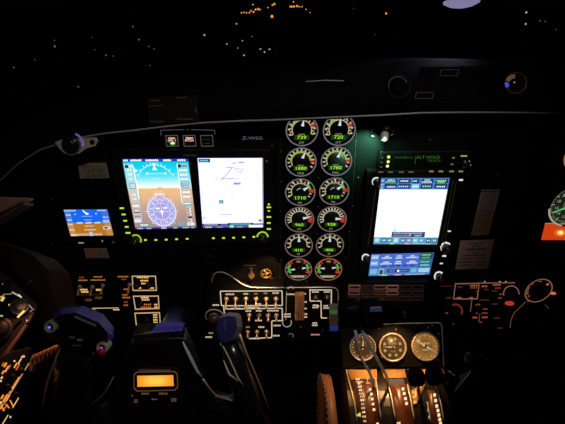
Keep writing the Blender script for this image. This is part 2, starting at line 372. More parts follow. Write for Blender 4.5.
# ------------------------------------------------------------------ screens
def display(name, label, bez, screens, thick=0.012):
    c = V(sum(p[0] for p in bez)/4, bez[2][1], 0)
    t = thing(name, label, 'display', c)
    g = G(); g.slab(PANEL, bez, 0, thick, PLA); g.build('housing', t, bevel=0.0015)
    return t
KY = E(190, 225, 70, 1.1); KYD = E(130, 150, 50)
def key(t, x, y, w_, h_, m, H=0.012):
    g = G(); q = [(x-w_/2-.5, y-h_/2-.5), (x+w_/2+.5, y-h_/2-.5), (x+w_/2+.5, y+h_/2+.5), (x-w_/2-.5, y+h_/2+.5)]
    g.slab(PANEL, q, H, H+0.002, GLO); g.rect(mpx(PANEL, H+0.0024), x-w_/2, y-h_/2, x+w_/2, y+h_/2, m); return g.build('key', t)
def knob(t, x, y, r, h, m=GLO, H=0.012, arcm=None, a0=-30, a1=120, ar=None, sf=PANEL, name='knob'):
    c = sf.hit(x, y, H); g = G(); g.lathe(c, sf.n, [(r, 0), (r, h*.5), (r*.92, h*.55), (r*.62, h*.55), (r*.6, h), (r*.5, h*1.05), (0, h*1.05)], m, 20); o = g.build(name, t)
    if arcm:
        g = G(); g.arc(mpx(sf, H+0.0005), x, y, ar[0], ar[1], a0, a1, arcm, 14); lab(g.build('lit_arc', o), 'lit arc around the knob')
    return o
# main pair
bez = [(109.5, 150), (269.5, 149.5), (277, 243.5), (122, 246.5)]
D = display('flight_display', 'large twin screen flight display, blue and brown attitude beside a white map', bez, None)
q1 = [(121.6, 159), (188, 158.7), (196.6, 228.3), (135.2, 229.6)]; q2 = [(197.4, 158.2), (263, 158), (263.6, 227.6), (202.6, 228.2)]
for q, nm in ((q1, 'left'), (q2, 'right')):
    g = G(); g.frame(PANEL, grow(q, 2.2), q, 0.012, 0.0145, PLA); g.build('screen_frame', D)
W = 70.0
m0 = bil(PANEL, q1, 0.0124, W, W)
def m_(h, q=q1): return bil(PANEL, q, h, W, W)
g = G(); cols = [(0.04, (0, 205, 232)), (0.12, (10, 212, 238)), (0.2, (60, 220, 240)), (0.26, (110, 228, 243)), (0.31, (165, 238, 246)), (0.355, (215, 245, 248)), (0.39, (246, 250, 250)), (0.415, (250, 240, 225)), (0.44, (240, 190, 130)), (0.5, (233, 188, 142)), (0.58, (222, 180, 145)), (0.68, (200, 165, 145)), (0.8, (180, 150, 140)), (0.97, (165, 140, 135))]
cols = cols + [(1.0, None)]
g.rect(m0, 0, 0, W, 0.04*W, E(45, 60, 190))
NS = 44
for i in range(NS):
    v0 = 0.04+(0.93*i/NS); v1 = 0.04+(0.93*(i+1)/NS); vm = (v0+v1)/2
    for k in range(len(cols)-2):
        if cols[k+1][0] > vm or k == len(cols)-3: break
    t_ = max(0, min(1, (vm-cols[k][0])/(cols[k+1][0]-cols[k][0])))
    if vm > 0.415 and vm < 0.435: t_ = 1
    c_ = tuple(int(a_+(b_-a_)*t_) for a_, b_ in zip(cols[k][1], cols[k+1][1]))
    g.rect(m0, 0, v0*W, W, v1*W, E(*c_, 1.05))
g.rect(m0, 0, 0.97*W, W, W, E(60, 75, 170))
SC = g.build('screen', D); lab(SC, 'left screen showing sky over ground with a compass rose')
g = G(); a1 = m_(0.0127); a2 = m_(0.013); a3 = m_(0.0133); WT = E(255, 255, 255, 1.2); WT2 = E(225, 240, 245, 1.0)
for x, w_ in ((3, 5), (14, 12), (31, 14), (47, 9), (62, 9)): g.dashes(a1, x+1, 1.4, w_, 1.8, max(3, w_//2), WT)
g.arc(a1, 33, 27, 20.5, 21.5, -68, 62, E(190, 235, 250), 18)
for a in (-60, -45, -30, -20, -10, 10, 20, 30, 45, 60):
    g.arc(a1, 33, 27, 21, 23.5, a-1, a+1, WT2, 3)
g.pol(a2, [(33, 8.2), (31, 4.4), (35, 4.4)], WT); g.pol(a2, [(33, 6.5), (30.5, 11.2), (35.5, 11.2)], WT)
g.line(a1, [(24, 14.6), (44, 14.6)], 0.8, E(200, 240, 250)); g.arc(a1, 24, 14.6, 0, 1.3, 0, 360, WT2, 8); g.arc(a1, 44, 14.6, 0, 1.3, 0, 360, WT2, 8)
for y, w_ in ((19.5, 9), (23, 5), (27, 9), (33, 9), (36, 13)): g.line(a1, [(33-w_/2, y), (33+w_/2, y)], 0.5, E(225, 240, 240))
g.text(a2, 'SPEED', 34, 35.6, 1.8, WT, asp=1.6); g.dashes(a2, 36, 29.2, 5, .9, 4, E(150, 125, 110))
# speed tape
g.rect(a1, 1, 5, 11, 40, E(120, 210, 225) if False else E(165, 225, 235)); g.rect(a1, 1, 30.6, 11, 44, E(222, 195, 175))
g.pol(a2, [(2, 6), (5.5, 6), (5.5, 9), (2, 9)], E(30, 40, 60)); g.text(a2, '180', 8.3, 7.4, 2.2, WT)
for y in (11, 15.5, 20, 35.5, 40): g.text(a2, str(int(300-y*4)), 5.5, y, 2.2, WT, asp=1.1)
g.rect(a2, 3, 24.5, 9.6, 29.5, E(85, 90, 110)); g.rect(a3, 3.5, 25, 9.1, 29, E(225, 240, 245)); g.text(a3, '206', 6.2, 27.2, 2.2, E(40, 40, 60))
g.rect(a2, 10.4, 8, 11.4, 40, WT); g.rect(a2, 12.2, 19, 13.2, 20, E(215, 110, 90)); g.rect(a1, 11.5, 34, 12.5, 42, E(120, 200, 120)); g.pol(a2, [(10.5, 9), (15, 12), (10.5, 13)], WT)
# left lower block
g.rect(a1, 1.5, 42.5, 10.5, 60, E(205, 195, 195)); g.rect(a2, 2.5, 49.5, 9.5, 53.5, E(60, 50, 55)); g.rect(a3, 3, 50, 9, 52.5, E(225, 220, 225))
g.dashes(a2, 6, 46.5, 7, 1.6, 4, WT); g.dashes(a2, 6, 57, 7, 1.8, 4, E(120, 110, 120)); g.rect(a1, 1, 60, 9, 63, WT2)
# altitude tape
g.rect(a1, 57.5, 5, 68.5, 30.6, E(150, 218, 232)); g.rect(a1, 57.5, 30.6, 68.5, 45, E(222, 190, 165)); g.rect(a2, 57.2, 5, 57.9, 45, WT)
g.rect(a2, 58.4, 5.6, 61.4, 8.8, E(20, 30, 60)); g.dashes(a2, 65, 7.2, 6.5, 1.6, 4, E(30, 60, 120))
for y in (11.5, 16, 20.5, 33.5, 38): g.dashes(a2, 63.6, y, 8.5, 1.7, 5, WT)
g.rect(a2, 59.5, 24.2, 69, 28.8, E(85, 90, 110)); g.rect(a3, 60.2, 24.8, 68.5, 28.2, E(230, 240, 245)); g.dashes(m_(0.0136), 64.4, 26.5, 7, 1.6, 4, E(70, 70, 90))
g.rect(a2, 57.5, 43.6, 68.5, 46.2, E(70, 190, 190)); g.dashes(a3, 63, 44.9, 9, 1.3, 5, WT)
# vertical speed strip
g.rect(a1, 61.5, 47.5, 66.5, 66, E(205, 190, 190))
for y in (50, 53, 56, 62): g.line(a2, [(62.3, y), (64, y)], 0.7, E(60, 60, 70)); g.rect(a2, 64.5, y-.4, 66, y+.4, WT)
g.rect(a2, 62, 57.8, 66.6, 59.6, E(30, 20, 30)); g.rect(a2, 60, 64, 68, 67, WT2); g.text(a3, '30', 63, 65.6, 1.6, E(20, 130, 110)); g.rect(a2, 50, 63.5, 56, 66.5, E(90, 190, 180))
# compass rose
LV = E(168, 168, 232); LV2 = E(196, 190, 238)
g.arc(a1, 33.5, 52.5, 0, 16, 0, 360, LV, 40, ey=.93); g.arc(a2, 33.5, 52.5, 15.2, 16.4, 0, 360, E(228, 225, 250), 40, ey=.93)
g.arc(a2, 33.5, 52.5, 8.9, 9.6, 0, 360, E(235, 232, 250), 28, ey=.93)
for k in range(36):
    g.arc(a2, 33.5, 52.5, 13.9 if k % 3 else 12.9, 15.3, k*10-1.1, k*10+1.1, WT, 3, ey=.93)
for k, s_ in enumerate(['N', '3', '6', 'E', '12', '15', 'S', '21', '24', 'W', '30', '33']):
    a = R(k*30+14); g.text(a3, s_, 33.5+math.sin(a)*11.8, 52.5-math.cos(a)*11.2, 2.4, WT)
for a in (45, 90, 135, 225, 270, 315): g.arc(a2, 33.5, 52.5, 16.6, 18.6, a-1.2, a+1.2, E(235, 225, 235), 3, ey=.93)
g.line(a3, [(33.5, 39.5), (33.5, 66)], 0.7, E(250, 190, 240)); g.pol(a3, [(33.5, 38.5), (32.4, 41), (34.6, 41)], E(255, 235, 255)); g.line(a3, [(25, 52.5), (42, 52.5)], .5, E(235, 235, 255))
g.pol(m_(0.0136), [(33.5, 50), (32.7, 52), (30.5, 53), (32.7, 53.3), (33, 56), (34, 56), (34.3, 53.3), (36.5, 53), (34.3, 52)], WT)
g.dashes(a3, 29.5, 49.4, 5, 1.8, 3, WT); g.dashes(a3, 38, 49, 5, 1.8, 3, WT)
g.rect(a3, 28.5, 34.9+2.4, 39, 38.6, E(235, 215, 245)); g.text(m_(0.0136), '275', 33.6, 38.2, 2.6, E(120, 40, 170), asp=1.2); g.text(a3, 'HDG', 26.6, 38, 1.8, E(255, 190, 235)); g.text(a3, 'CRS', 40.8, 38, 1.8, E(230, 120, 230))
g.rect(a1, 6.5, 64, 17, 67.3, E(100, 160, 150)); g.dashes(a2, 11.5, 65.6, 9, 1.3, 5, WT)
for x, w_ in ((6, 7), (16, 6), (33, 6), (46, 5), (58, 8), (66, 4)): g.dashes(a1, x, 69, w_, 1.1, 4, E(215, 220, 255) if x != 33 else WT)
g.build('graphics', SC)
# map screen
g = G(); MW = E(255, 250, 255, 1.0)
bl = bpy.data.materials.new('bluish_white_backlight'); bl.use_nodes = True; p = bl.node_tree.nodes['Principled BSDF']; p.inputs['Base Color'].default_value = (.01, .01, .01, 1)
p.inputs['Emission Color'].default_value = (0.62, 0.6, 1.0, 1); p.inputs['Emission Strength'].default_value = 1.75
g.rect(bil(PANEL, q2, .0124, W, W), 0, 0, W-1.2, 65.6, bl); g.rect(bil(PANEL, q2, .0124, W, W), W-1.2, 0, W, 65.6, E(190, 160, 180)); g.rect(bil(PANEL, q2, .0124, W, W), 0, 65.6, W, W, E(85, 95, 185))
SC = g.build('screen', D); lab(SC, 'right screen showing a bright white chart map')
b1 = bil(PANEL, q2, .0127, W, W); b2 = bil(PANEL, q2, .0130, W, W)
g = G()
g.rect(b1, 1, .6, 13.5, 4.2, E(50, 85, 105)); g.dashes(b2, 7, 2.4, 9, 1.6, 5, E(120, 225, 235))
lnz = E(165, 170, 205)
g.line(b1, [(30, 9), (37, 9.5), (26, 20.5), (24, 22.5)], 0.8, lnz); g.line(b1, [(26, 20.7), (39, 20.5)], 0.8, lnz); g.line(b1, [(37, 9.5), (46, 11)], 0.6, E(140, 200, 220)); g.line(b1, [(39, 11), (46, 15)], .7, E(130, 215, 225)); g.line(b1, [(48, 11), (45, 15)], .7, E(170, 170, 215))
g.dashes(b1, 39, 5, 5, 1.4, 4, E(190, 160, 205)); g.dashes(b1, 47, 4.3, 7, 1.8, 5, E(150, 140, 200)); g.dashes(b1, 41.5, 25.5, 8, 2.2, 5, E(105, 65, 130)); g.dashes(b1, 43, 20.5, 3, .8, 3, E(200, 190, 220))
g.rect(b1, 20.5, 42, 25.5, 45.5, E(70, 165, 170)); g.text(b2, 'N', 23, 43.8, 2, E(190, 245, 240))
rr = random.Random(3); pk = E(235, 205, 222); gy = E(205, 205, 222); cy = E(170, 225, 232)
for k in range(46):
    a = rr.uniform(0, 360); r_ = rr.choice((14, 15.5, 17)); x = 22+math.sin(R(a))*r_; y = 36-math.cos(R(a))*r_
    dx, dy = rr.uniform(-2, 2), rr.uniform(-3, 3); g.line(b1, [(max(1, x), max(6, y)), (max(1, x+dx), max(6, y+dy))], 0.45, rr.choice((pk, gy, pk, cy)))
for k in range(26):
    x, y = rr.uniform(3, 60), rr.uniform(8, 60); g.dashes(b1, x, y, rr.uniform(2, 5), 0.7, 4, rr.choice((E(238, 228, 240), E(225, 235, 240))))
g.dashes(b1, 28, 56.5, 14, 1.0, 10, E(170, 165, 185)); g.rect(b1, 64.5, 61.5, 68, 64.2, E(120, 150, 190)); g.rect(b1, 1, 58.5, 5, 61, E(205, 240, 240))
g.rect(b1, 1, 65.7, 21, 67.4, E(30, 25, 45)); g.dashes(b2, 10, 66.6, 16, 1.0, 8, E(210, 200, 225)); g.rect(b1, 29, 65, 58, 67.2, E(40, 40, 60)); g.dashes(b2, 44, 66.2, 24, 1.2, 11, E(110, 220, 210))
g.dashes(b2, 7, 69, 8, 1.2, 4, WT2); g.dashes(b2, 20, 69, 7, 1.2, 4, E(160, 170, 220)); g.rect(b2, 31, 67.6, 36, 69.6, E(160, 240, 235)); g.rect(b2, 53, 67.2, 69, 70, WT); g.dashes(b2, 43, 69, 8, 1.2, 4, E(170, 180, 230))
g.build('graphics', SC)
for x, y, w_ in ((121.8, 208.2, 4.2), (123.6, 214.5, 4), (125.2, 220.8, 3.8), (126.7, 226.9, 3.6), (128, 232.9, 4.8)): key(D, x, y, w_, 1.5, KY)
for x, y in ((145.5, 240), (155.8, 240), (166.2, 239.7), (176.6, 239.2), (187.2, 238.9), (213.4, 238.2), (223.6, 238), (233.6, 237.8), (243.8, 237.3), (253.8, 236.9)): key(D, x, y, 2.6, 1.6, KY)
for x, y, w_, h_ in ((268.8, 204.4, 2, 1.6), (268.8, 207.3, 4.4, 1.4), (268.8, 211, 2, 1.4), (268.8, 217, 4.6, 1.5), (268.8, 223, 3.6, 1.5), (268.8, 229, 4, 1.5)): key(D, x, y, w_, h_, KY)
knob(D, 135.5, 240.5, 0.0085, 0.014, GLO, arcm=E(165, 200, 60), a0=-35, a1=110, ar=(4.8, 6.2))
knob(D, 262.5, 237.5, 0.0085, 0.014, GLO, arcm=E(175, 205, 60), a0=-85, a1=85, ar=(4.8, 6.2))
g = G(); g.text(mpx(PANEL, .0124), 'GARMIN', 190, 155.6, 1.9, E(48, 50, 62), asp=1.4); g.build('maker_lettering', D)
g = G(); g.lathe(PANEL.hit(266.5, 161, .012), (0, -1, 0), [(.002, 0), (.002, .0006), (0, .0006)], E(45, 45, 65), 10); g.build('light_sensor', D)

# standby screen
bez = [(55, 203), (111.5, 202.5), (119, 243), (63.5, 244)]
D = display('standby_display', 'small standby attitude screen, vivid blue over orange brown, left of main display', bez, None)
q = [(63.2, 209.6), (107.2, 209.3), (113.6, 235.8), (70.4, 236.4)]
g = G(); g.frame(PANEL, grow(q, 1.6), q, .012, .014, PLA); g.build('screen_frame', D)
W2, H2 = 44.0, 27.0; c0, c1, c2 = bil(PANEL, q, .0124, W2, H2), bil(PANEL, q, .0127, W2, H2), bil(PANEL, q, .013, W2, H2)
g = G(); g.rect(c0, 0, 0, W2, 13.6, E(20, 105, 240)); g.rect(c0, 0, 13.6, W2, H2, E(186, 118, 30)); SC = g.build('screen', D)
g = G(); tx = E(190, 215, 245); tb = E(240, 225, 205)
g.rect(c1, 0, 0, 6.5, 13.6, E(70, 125, 225)); g.rect(c1, 0, 13.6, 6.5, H2, E(200, 145, 75)); g.rect(c1, 37.5, 0, W2, 13.6, E(60, 115, 225)); g.rect(c1, 37.5, 13.6, W2, H2, E(195, 140, 75))
g.dashes(c2, 6.5, 1.1, 12, 1.4, 8, tx); g.dashes(c2, 38, 1.1, 9, 1.4, 6, tx)
g.line(c2, [(19.5, .6), (20, 2.5), (22, 3.5), (24, 5)], 1.1, WT); g.rect(c2, 21.2, 3.8, 24, 5.2, WT)
g.dashes(c2, 22, 6.9, 11, .5, 9, tx); g.dashes(c2, 22, 10.6, 8, .7, 5, tx); g.rect(c2, 31, 3.7, 32.5, 5, tx); g.rect(c2, 9.5, 4.5, 11.5, 5.3, tx)
for y in (5.5, 10.5): g.dashes(c2, 3.8, y, 4.5, 1.5, 3, WT2)
for y in (15, 20.5, 25.5): g.dashes(c2, 3.4, y, 4.8, 1.5, 3, tb)
g.dashes(c2, 40.5, 8, 5.5, 1.5, 4, tx); g.dashes(c2, 40, 12, 6.5, 2.8, 5, E(200, 215, 235))
g.rect(c2, 35.4, 17.2, 43, 20.4, E(215, 205, 190)); g.pol(bil(PANEL, q, .0133, W2, H2), [(36, 18.8), (38, 17.8), (41, 18.8), (38, 19.8)], E(25, 25, 25))
for x in (13, 22, 31): g.line(c2, [(x-3, 13.6), (x+3, 13.4)], 1.2, E(225, 235, 235))
g.dashes(c2, 22, 16.8, 9, .9, 5, tb); g.dashes(c2, 22, 20.5, 12, 1.1, 7, tb); g.dashes(c2, 20, 25.3, 26, 2, 15, E(215, 200, 180)); g.rect(c2, 20.2, 22.6, 23.6, 26.8, E(170, 200, 240)); g.dashes(c2, 5, 25.9, 7, 1.4, 4, tb)
g.build('graphics', SC)
key(D, 81, 242.9-1.5+1.5, 5.5, 1.2, E(140, 140, 140)); key(D, 102.3, 241, 1.2, 1.8, E(130, 130, 130)); knob(D, 114, 241.5, .0045, .01, GLO, arcm=E(170, 170, 165), a0=-120, a1=-40, ar=(.8, 2.0))

# radio navigator (large) and lower radio
TR = E(150, 150, 60)
bez = [(367, 170.5), (459, 170.5), (446, 250.5), (361, 250.5)]
D = display('navigation_radio', 'tall touch screen navigator glowing white with blue bars, right of the gauges', bez, None)
q = [(381.2, 178), (450.2, 178), (437.2, 245), (373.2, 244.6)]
g = G(); g.frame(PANEL, grow(q, 2.4), q, .012, .0145, PLA); g.build('screen_frame', D)
for ln in ([(377, 180), (368, 246)], [(453.5, 180), (440.8, 246)], [(456.3, 182), (443.8, 246)]):
    g = G(); g.line(mpx(PANEL, .0147), ln, 0.7, M('olive_edge_glint', (.12, .12, .04), .35)); g.build('bezel_edge_glint', D)  # olive lines paint the light caught by the bezel edges
W3, H3 = 68.0, 67.0; d0, d1, d2 = bil(PANEL, q, .0124, W3, H3), bil(PANEL, q, .0127, W3, H3), bil(PANEL, q, .013, W3, H3)
WM = bpy.data.materials.new('cool_white_backlight'); WM.use_nodes = True; p = WM.node_tree.nodes['Principled BSDF']; p.inputs['Base Color'].default_value = (.01, .01, .01, 1)
p.inputs['Emission Color'].default_value = (0.85, 1.0, .97, 1); p.inputs['Emission Strength'].default_value = 1.2
g = G(); g.rect(d0, 0, 0, W3, 11.5, E(70, 130, 200)); g.rect(d0, 0, 11.5, W3, 59.5, WM); g.rect(d0, 0, 59.5, W3, H3, E(90, 160, 200)); SC = g.build('screen', D)
g = G(); NV = E(30, 50, 100); LB = E(185, 220, 245); GN = E(150, 235, 140)
for x0, y0, x1, y1 in ((4.5, 1, 16.5, 5.2), (4.5, 6, 16.5, 10.6), (18, 1, 29.5, 5.2), (18, 6, 29.5, 10.6), (31.5, 1, 38, 5.2), (40.5, 1, 52, 5.2), (40.5, 6, 52, 10.6), (54, 1, 66.5, 5.2), (54, 6, 66.5, 10.6)): g.rect(d1, x0, y0, x1, y1, NV)
for x, y, w_, mm, n in ((2, 2.5, 2.5, LB, 2), (2, 6.5, 2.5, LB, 2), (2, 9.5, 2.5, LB, 2), (10, 3.8, 10, GN, 5), (10, 2, 7, LB, 4), (11, 8.8, 9, WT2, 5), (23.5, 3, 8, WT2, 5), (23.5, 8.5, 10, LB, 5), (34, 3, 4, WT2, 3), (35, 8.3, 7, WT2, 4), (46, 4, 10, WT2, 5), (46, 2, 6, LB, 4), (46.5, 8.3, 9, GN, 4), (60, 2.6, 10, GN, 5), (60, 4.2, 7, GN, 4), (60.5, 8.6, 9, WT2, 5)):
    g.dashes(d2, x, y, w_, 1.6, n, mm)
g.rect(d1, 31.5, 6.2, 38.5, 10.6, E(150, 215, 235)); g.text(d2, '118.10', 10.5, 2.6, 1.7, GN, asp=1.2); g.text(d2, '121.50', 60, 3, 1.9, GN, asp=1.2)
g.rect(d1, 18, 54, 53, 59.3, E(60, 85, 130)); g.rect(d1, 19, 56.9, 53, 58.8, E(25, 30, 70)); g.dashes(d2, 35, 55.4, 30, 1.5, 12, E(150, 190, 230)); g.dashes(d2, 29, 57.8, 18, 1.2, 8, E(230, 120, 150)); g.pol(d2, [(36, 58), (37.5, 55.5), (39, 58)], E(255, 150, 160)); g.dashes(d2, 46, 57.8, 8, 1.2, 4, LB); g.rect(d1, 19.5, 51.5, 22, 53.5, E(170, 225, 235))
for k, x in enumerate((1, 8.5, 14.5, 21, 28.5, 35, 41.5, 48, 55.5, 62)):
    g.rect(d1, x, 60.3, x+5, 64.8, E(*[(150, 210, 230), (60, 120, 170), (60, 130, 190), (170, 220, 235), (60, 120, 175), (75, 135, 190), (130, 195, 220), (70, 160, 220), (40, 80, 120), (60, 110, 150)][k]))
    g.dashes(d2, x+2.5, 62.5, 3.5, 1.8, 2, WT2)
g.rect(d1, 17, 65, 22, 66.6, E(150, 240, 150)); g.rect(d1, 33, 65, 39, 66.8, E(240, 160, 200)); g.dashes(d1, 51, 65.7, 20, .9, 9, LB)
for x, y, w_ in ((6, 14.5, 4), (60, 14, 3), (48, 48, 3), (60, 52, 3), (56, 22, 2)): g.dashes(d1, x, y, w_, .8, 3, E(215, 235, 235))
g.build('graphics', SC)
knob(D, 376.4, 181.7, .0065, .012, GLO, arcm=WT2, a0=-140, a1=60, ar=(3.2, 4.6))
knob(D, 446, 247.5, .009, .018, GLO, arcm=E(225, 225, 220, 1.1), a0=-125, a1=55, ar=(4.0, 5.6))
key(D, 461, 180, 4.0, 1.6, E(235, 235, 235)); key(D, 449.3, 231.2, 3, 1.3, E(235, 235, 235))
bez = [(361.5, 251), (446.5, 250.8), (437.5, 280), (358, 281)]
D = display('communication_radio', 'short wide radio with blue touch screen below the tall navigator', bez, None)
q = [(371.4, 254.2), (434.6, 252.6), (429.6, 275), (368.4, 276.6)]
g = G(); g.frame(PANEL, grow(q, 1.8), q, .012, .0145, PLA); g.build('screen_frame', D)
W4, H4 = 62.0, 22.0; e0, e1, e2 = bil(PANEL, q, .0124, W4, H4), bil(PANEL, q, .0127, W4, H4), bil(PANEL, q, .013, W4, H4)
g = G(); g.rect(e0, 0, 0, W4, 14, E(75, 110, 205)); g.rect(e0, 0, 14, W4, H4, E(85, 125, 195)); SC = g.build('screen', D)
g = G(); g.rect(e1, .5, 1, 8, 5.5, E(140, 180, 230)); g.rect(e1, .5, 7, 8, 11.5, E(140, 180, 230)); g.rect(e1, 48.5, .5, 61, 6, E(30, 80, 70)); g.rect(e1, 48.5, 6.6, 61, 14, E(40, 110, 130))
for x, y, w_, mm, n in ((4, 3.2, 6, WT2, 3), (4, 9.2, 6, WT2, 3), (16, 2.6, 4, WT2, 3), (16, 4.2, 10, WT2, 6), (28, 2.4, 5, WT2, 3), (28, 4.4, 7, WT2, 4), (41, 2.6, 4, WT2, 3), (41, 4.2, 12, WT2, 7), (16, 8.2, 6, WT2, 4), (16, 9.8, 12, WT2, 7), (28, 8, 6, WT2, 4), (28, 9.8, 7, WT2, 4), (42, 8, 6, WT2, 4), (42, 9.6, 11, WT2, 7), (54.5, 2, 9, GN, 4), (54.5, 8.8, 9, E(120, 220, 190), 5), (55, 12, 9, LB, 5), (54.5, 4.6, 8, E(110, 200, 150), 5)):
    g.dashes(e2, x, y, w_, 1.3, n, mm)
for x in (12, 20, 26, 33, 40): g.rect(e1, x, 11.6, x+4.5, 12.6, E(30, 40, 90))
g.rect(e1, 1, 14.8, 8, 20, E(120, 190, 220)); g.rect(e1, 9.5, 14.5, 15, 21, E(140, 190, 200)); g.rect(e2, 10.5, 15.8, 14, 20, E(50, 60, 110)); g.rect(e1, 18, 15.5, 40, 18.5, E(35, 60, 120)); g.dashes(e2, 23, 17, 6, 1.2, 3, E(120, 150, 200)); g.dashes(e2, 35, 17, 8, 1.2, 4, E(120, 150, 200)); g.rect(e2, 28.3, 16.3, 30.3, 18, WT)
g.rect(e1, 42, 14.8, 47.5, 19, E(110, 190, 200)); g.rect(e1, 49.5, 15, 60.5, 19, E(160, 210, 235)); g.rect(e1, 13, 20.4, 19, 21.8, E(150, 235, 150)); g.rect(e1, 26, 20.4, 33, 21.8, E(220, 170, 220)); g.dashes(e1, 47, 20.8, 20, .9, 9, LB)
g.build('graphics', SC)
knob(D, 365.8, 257.8, .0062, .012, GLO, arcm=WT2, a0=-140, a1=60, ar=(2.8, 4.1))
knob(D, 439.2, 276.5, .008, .018, GLO, arcm=E(225, 225, 220, 1.1), a0=-125, a1=45, ar=(3.8, 5.2))
key(D, 444.2, 256, 4, 1.5, E(235, 235, 235)); key(D, 441.4, 263.5, 3, 1.3, E(225, 225, 225))
# mode control / autopilot head
bez = [(379.5, 151.5), (472, 151), (468.5, 174), (376.5, 175)]
D = display('autopilot_control', 'dark autopilot head reading ALT HOLD in dim green above the tall navigator', bez, None, thick=.01)
g = G(); g.rect(mpx(PANEL, .0104), 394, 155, 441, 169, M('lcd_black', (.004, .006, .004), .2)); SC = g.build('screen', D)
g = G(); m = mpx(PANEL, .0108); gd = E(45, 105, 30)
g.text(m, 'RADAR', 401, 157.6, 2.3, E(35, 82, 22), asp=1.1); g.text(m, 'BARO', 409, 157.6, 2.0, E(30, 70, 20), asp=1.2); g.text(m, 'ALT HOLD', 428.3, 157.3, 2.9, gd, asp=1.2); g.text(m, 'TRACK', 434, 160.9, 2.4, E(34, 84, 24), asp=1.25); g.line(m, [(415.8, 156), (415, 164)], .5, E(60, 70, 55)); g.build('lettering', SC)
for x, y in ((388.6, 156.9), (388.1, 161.6), (387.4, 166)):
    g = G(); c = PANEL.hit(x, y, .0105); g.ball(c, .0021, E(250, 255, 130, 2.2), 10); g.lathe(c, (0, -1, 0), [(.0034, -.0005), (.0034, .0004), (.0021, .0006)], E(75, 85, 10), 14); lab(g.build('indicator_lamp', D), 'bright yellow lamp')
ky = E(78, 80, 50)
for x, y in ((382.3, 158), (381.7, 162.5), (381.1, 167)): key(D, x, y, 2.2, 1.4, ky, .01)
for x in (380.8, 390.5, 401.2, 411): key(D, x, 172.1, 5, 1.4, E(88, 92, 62), .01)
for x in (431.4, 441, 451.6, 460.8): key(D, x, 171.4, 4.6, 1.7, E(120, 122, 75), .01)
key(D, 453.4, 157.9, 2.6, 1.4, E(110, 115, 60), .01); key(D, 452, 164.3, 3, 1.5, E(95, 95, 55), .01); key(D, 463.9, 156, 6.4, 1.3, E(165, 170, 70), .01)
knob(D, 464, 163.5, .008, .014, GLO, .01); 
g = G(); m = mpx(PANEL, .0106); g.arc(m, 464.5, 163.5, 4.7, 5.8, 55, 75, E(150, 150, 145), 3); g.arc(m, 464.5, 163.5, 5.2, 6.6, 95, 115, E(160, 155, 145), 3); g.line(m, [(395, 176.2-1.6), (400, 174.6)], .5, E(110, 105, 50)); g.line(m, [(400, 174.7), (424, 174.4)], .4, E(60, 60, 35)); g.build('knob_marks', D)

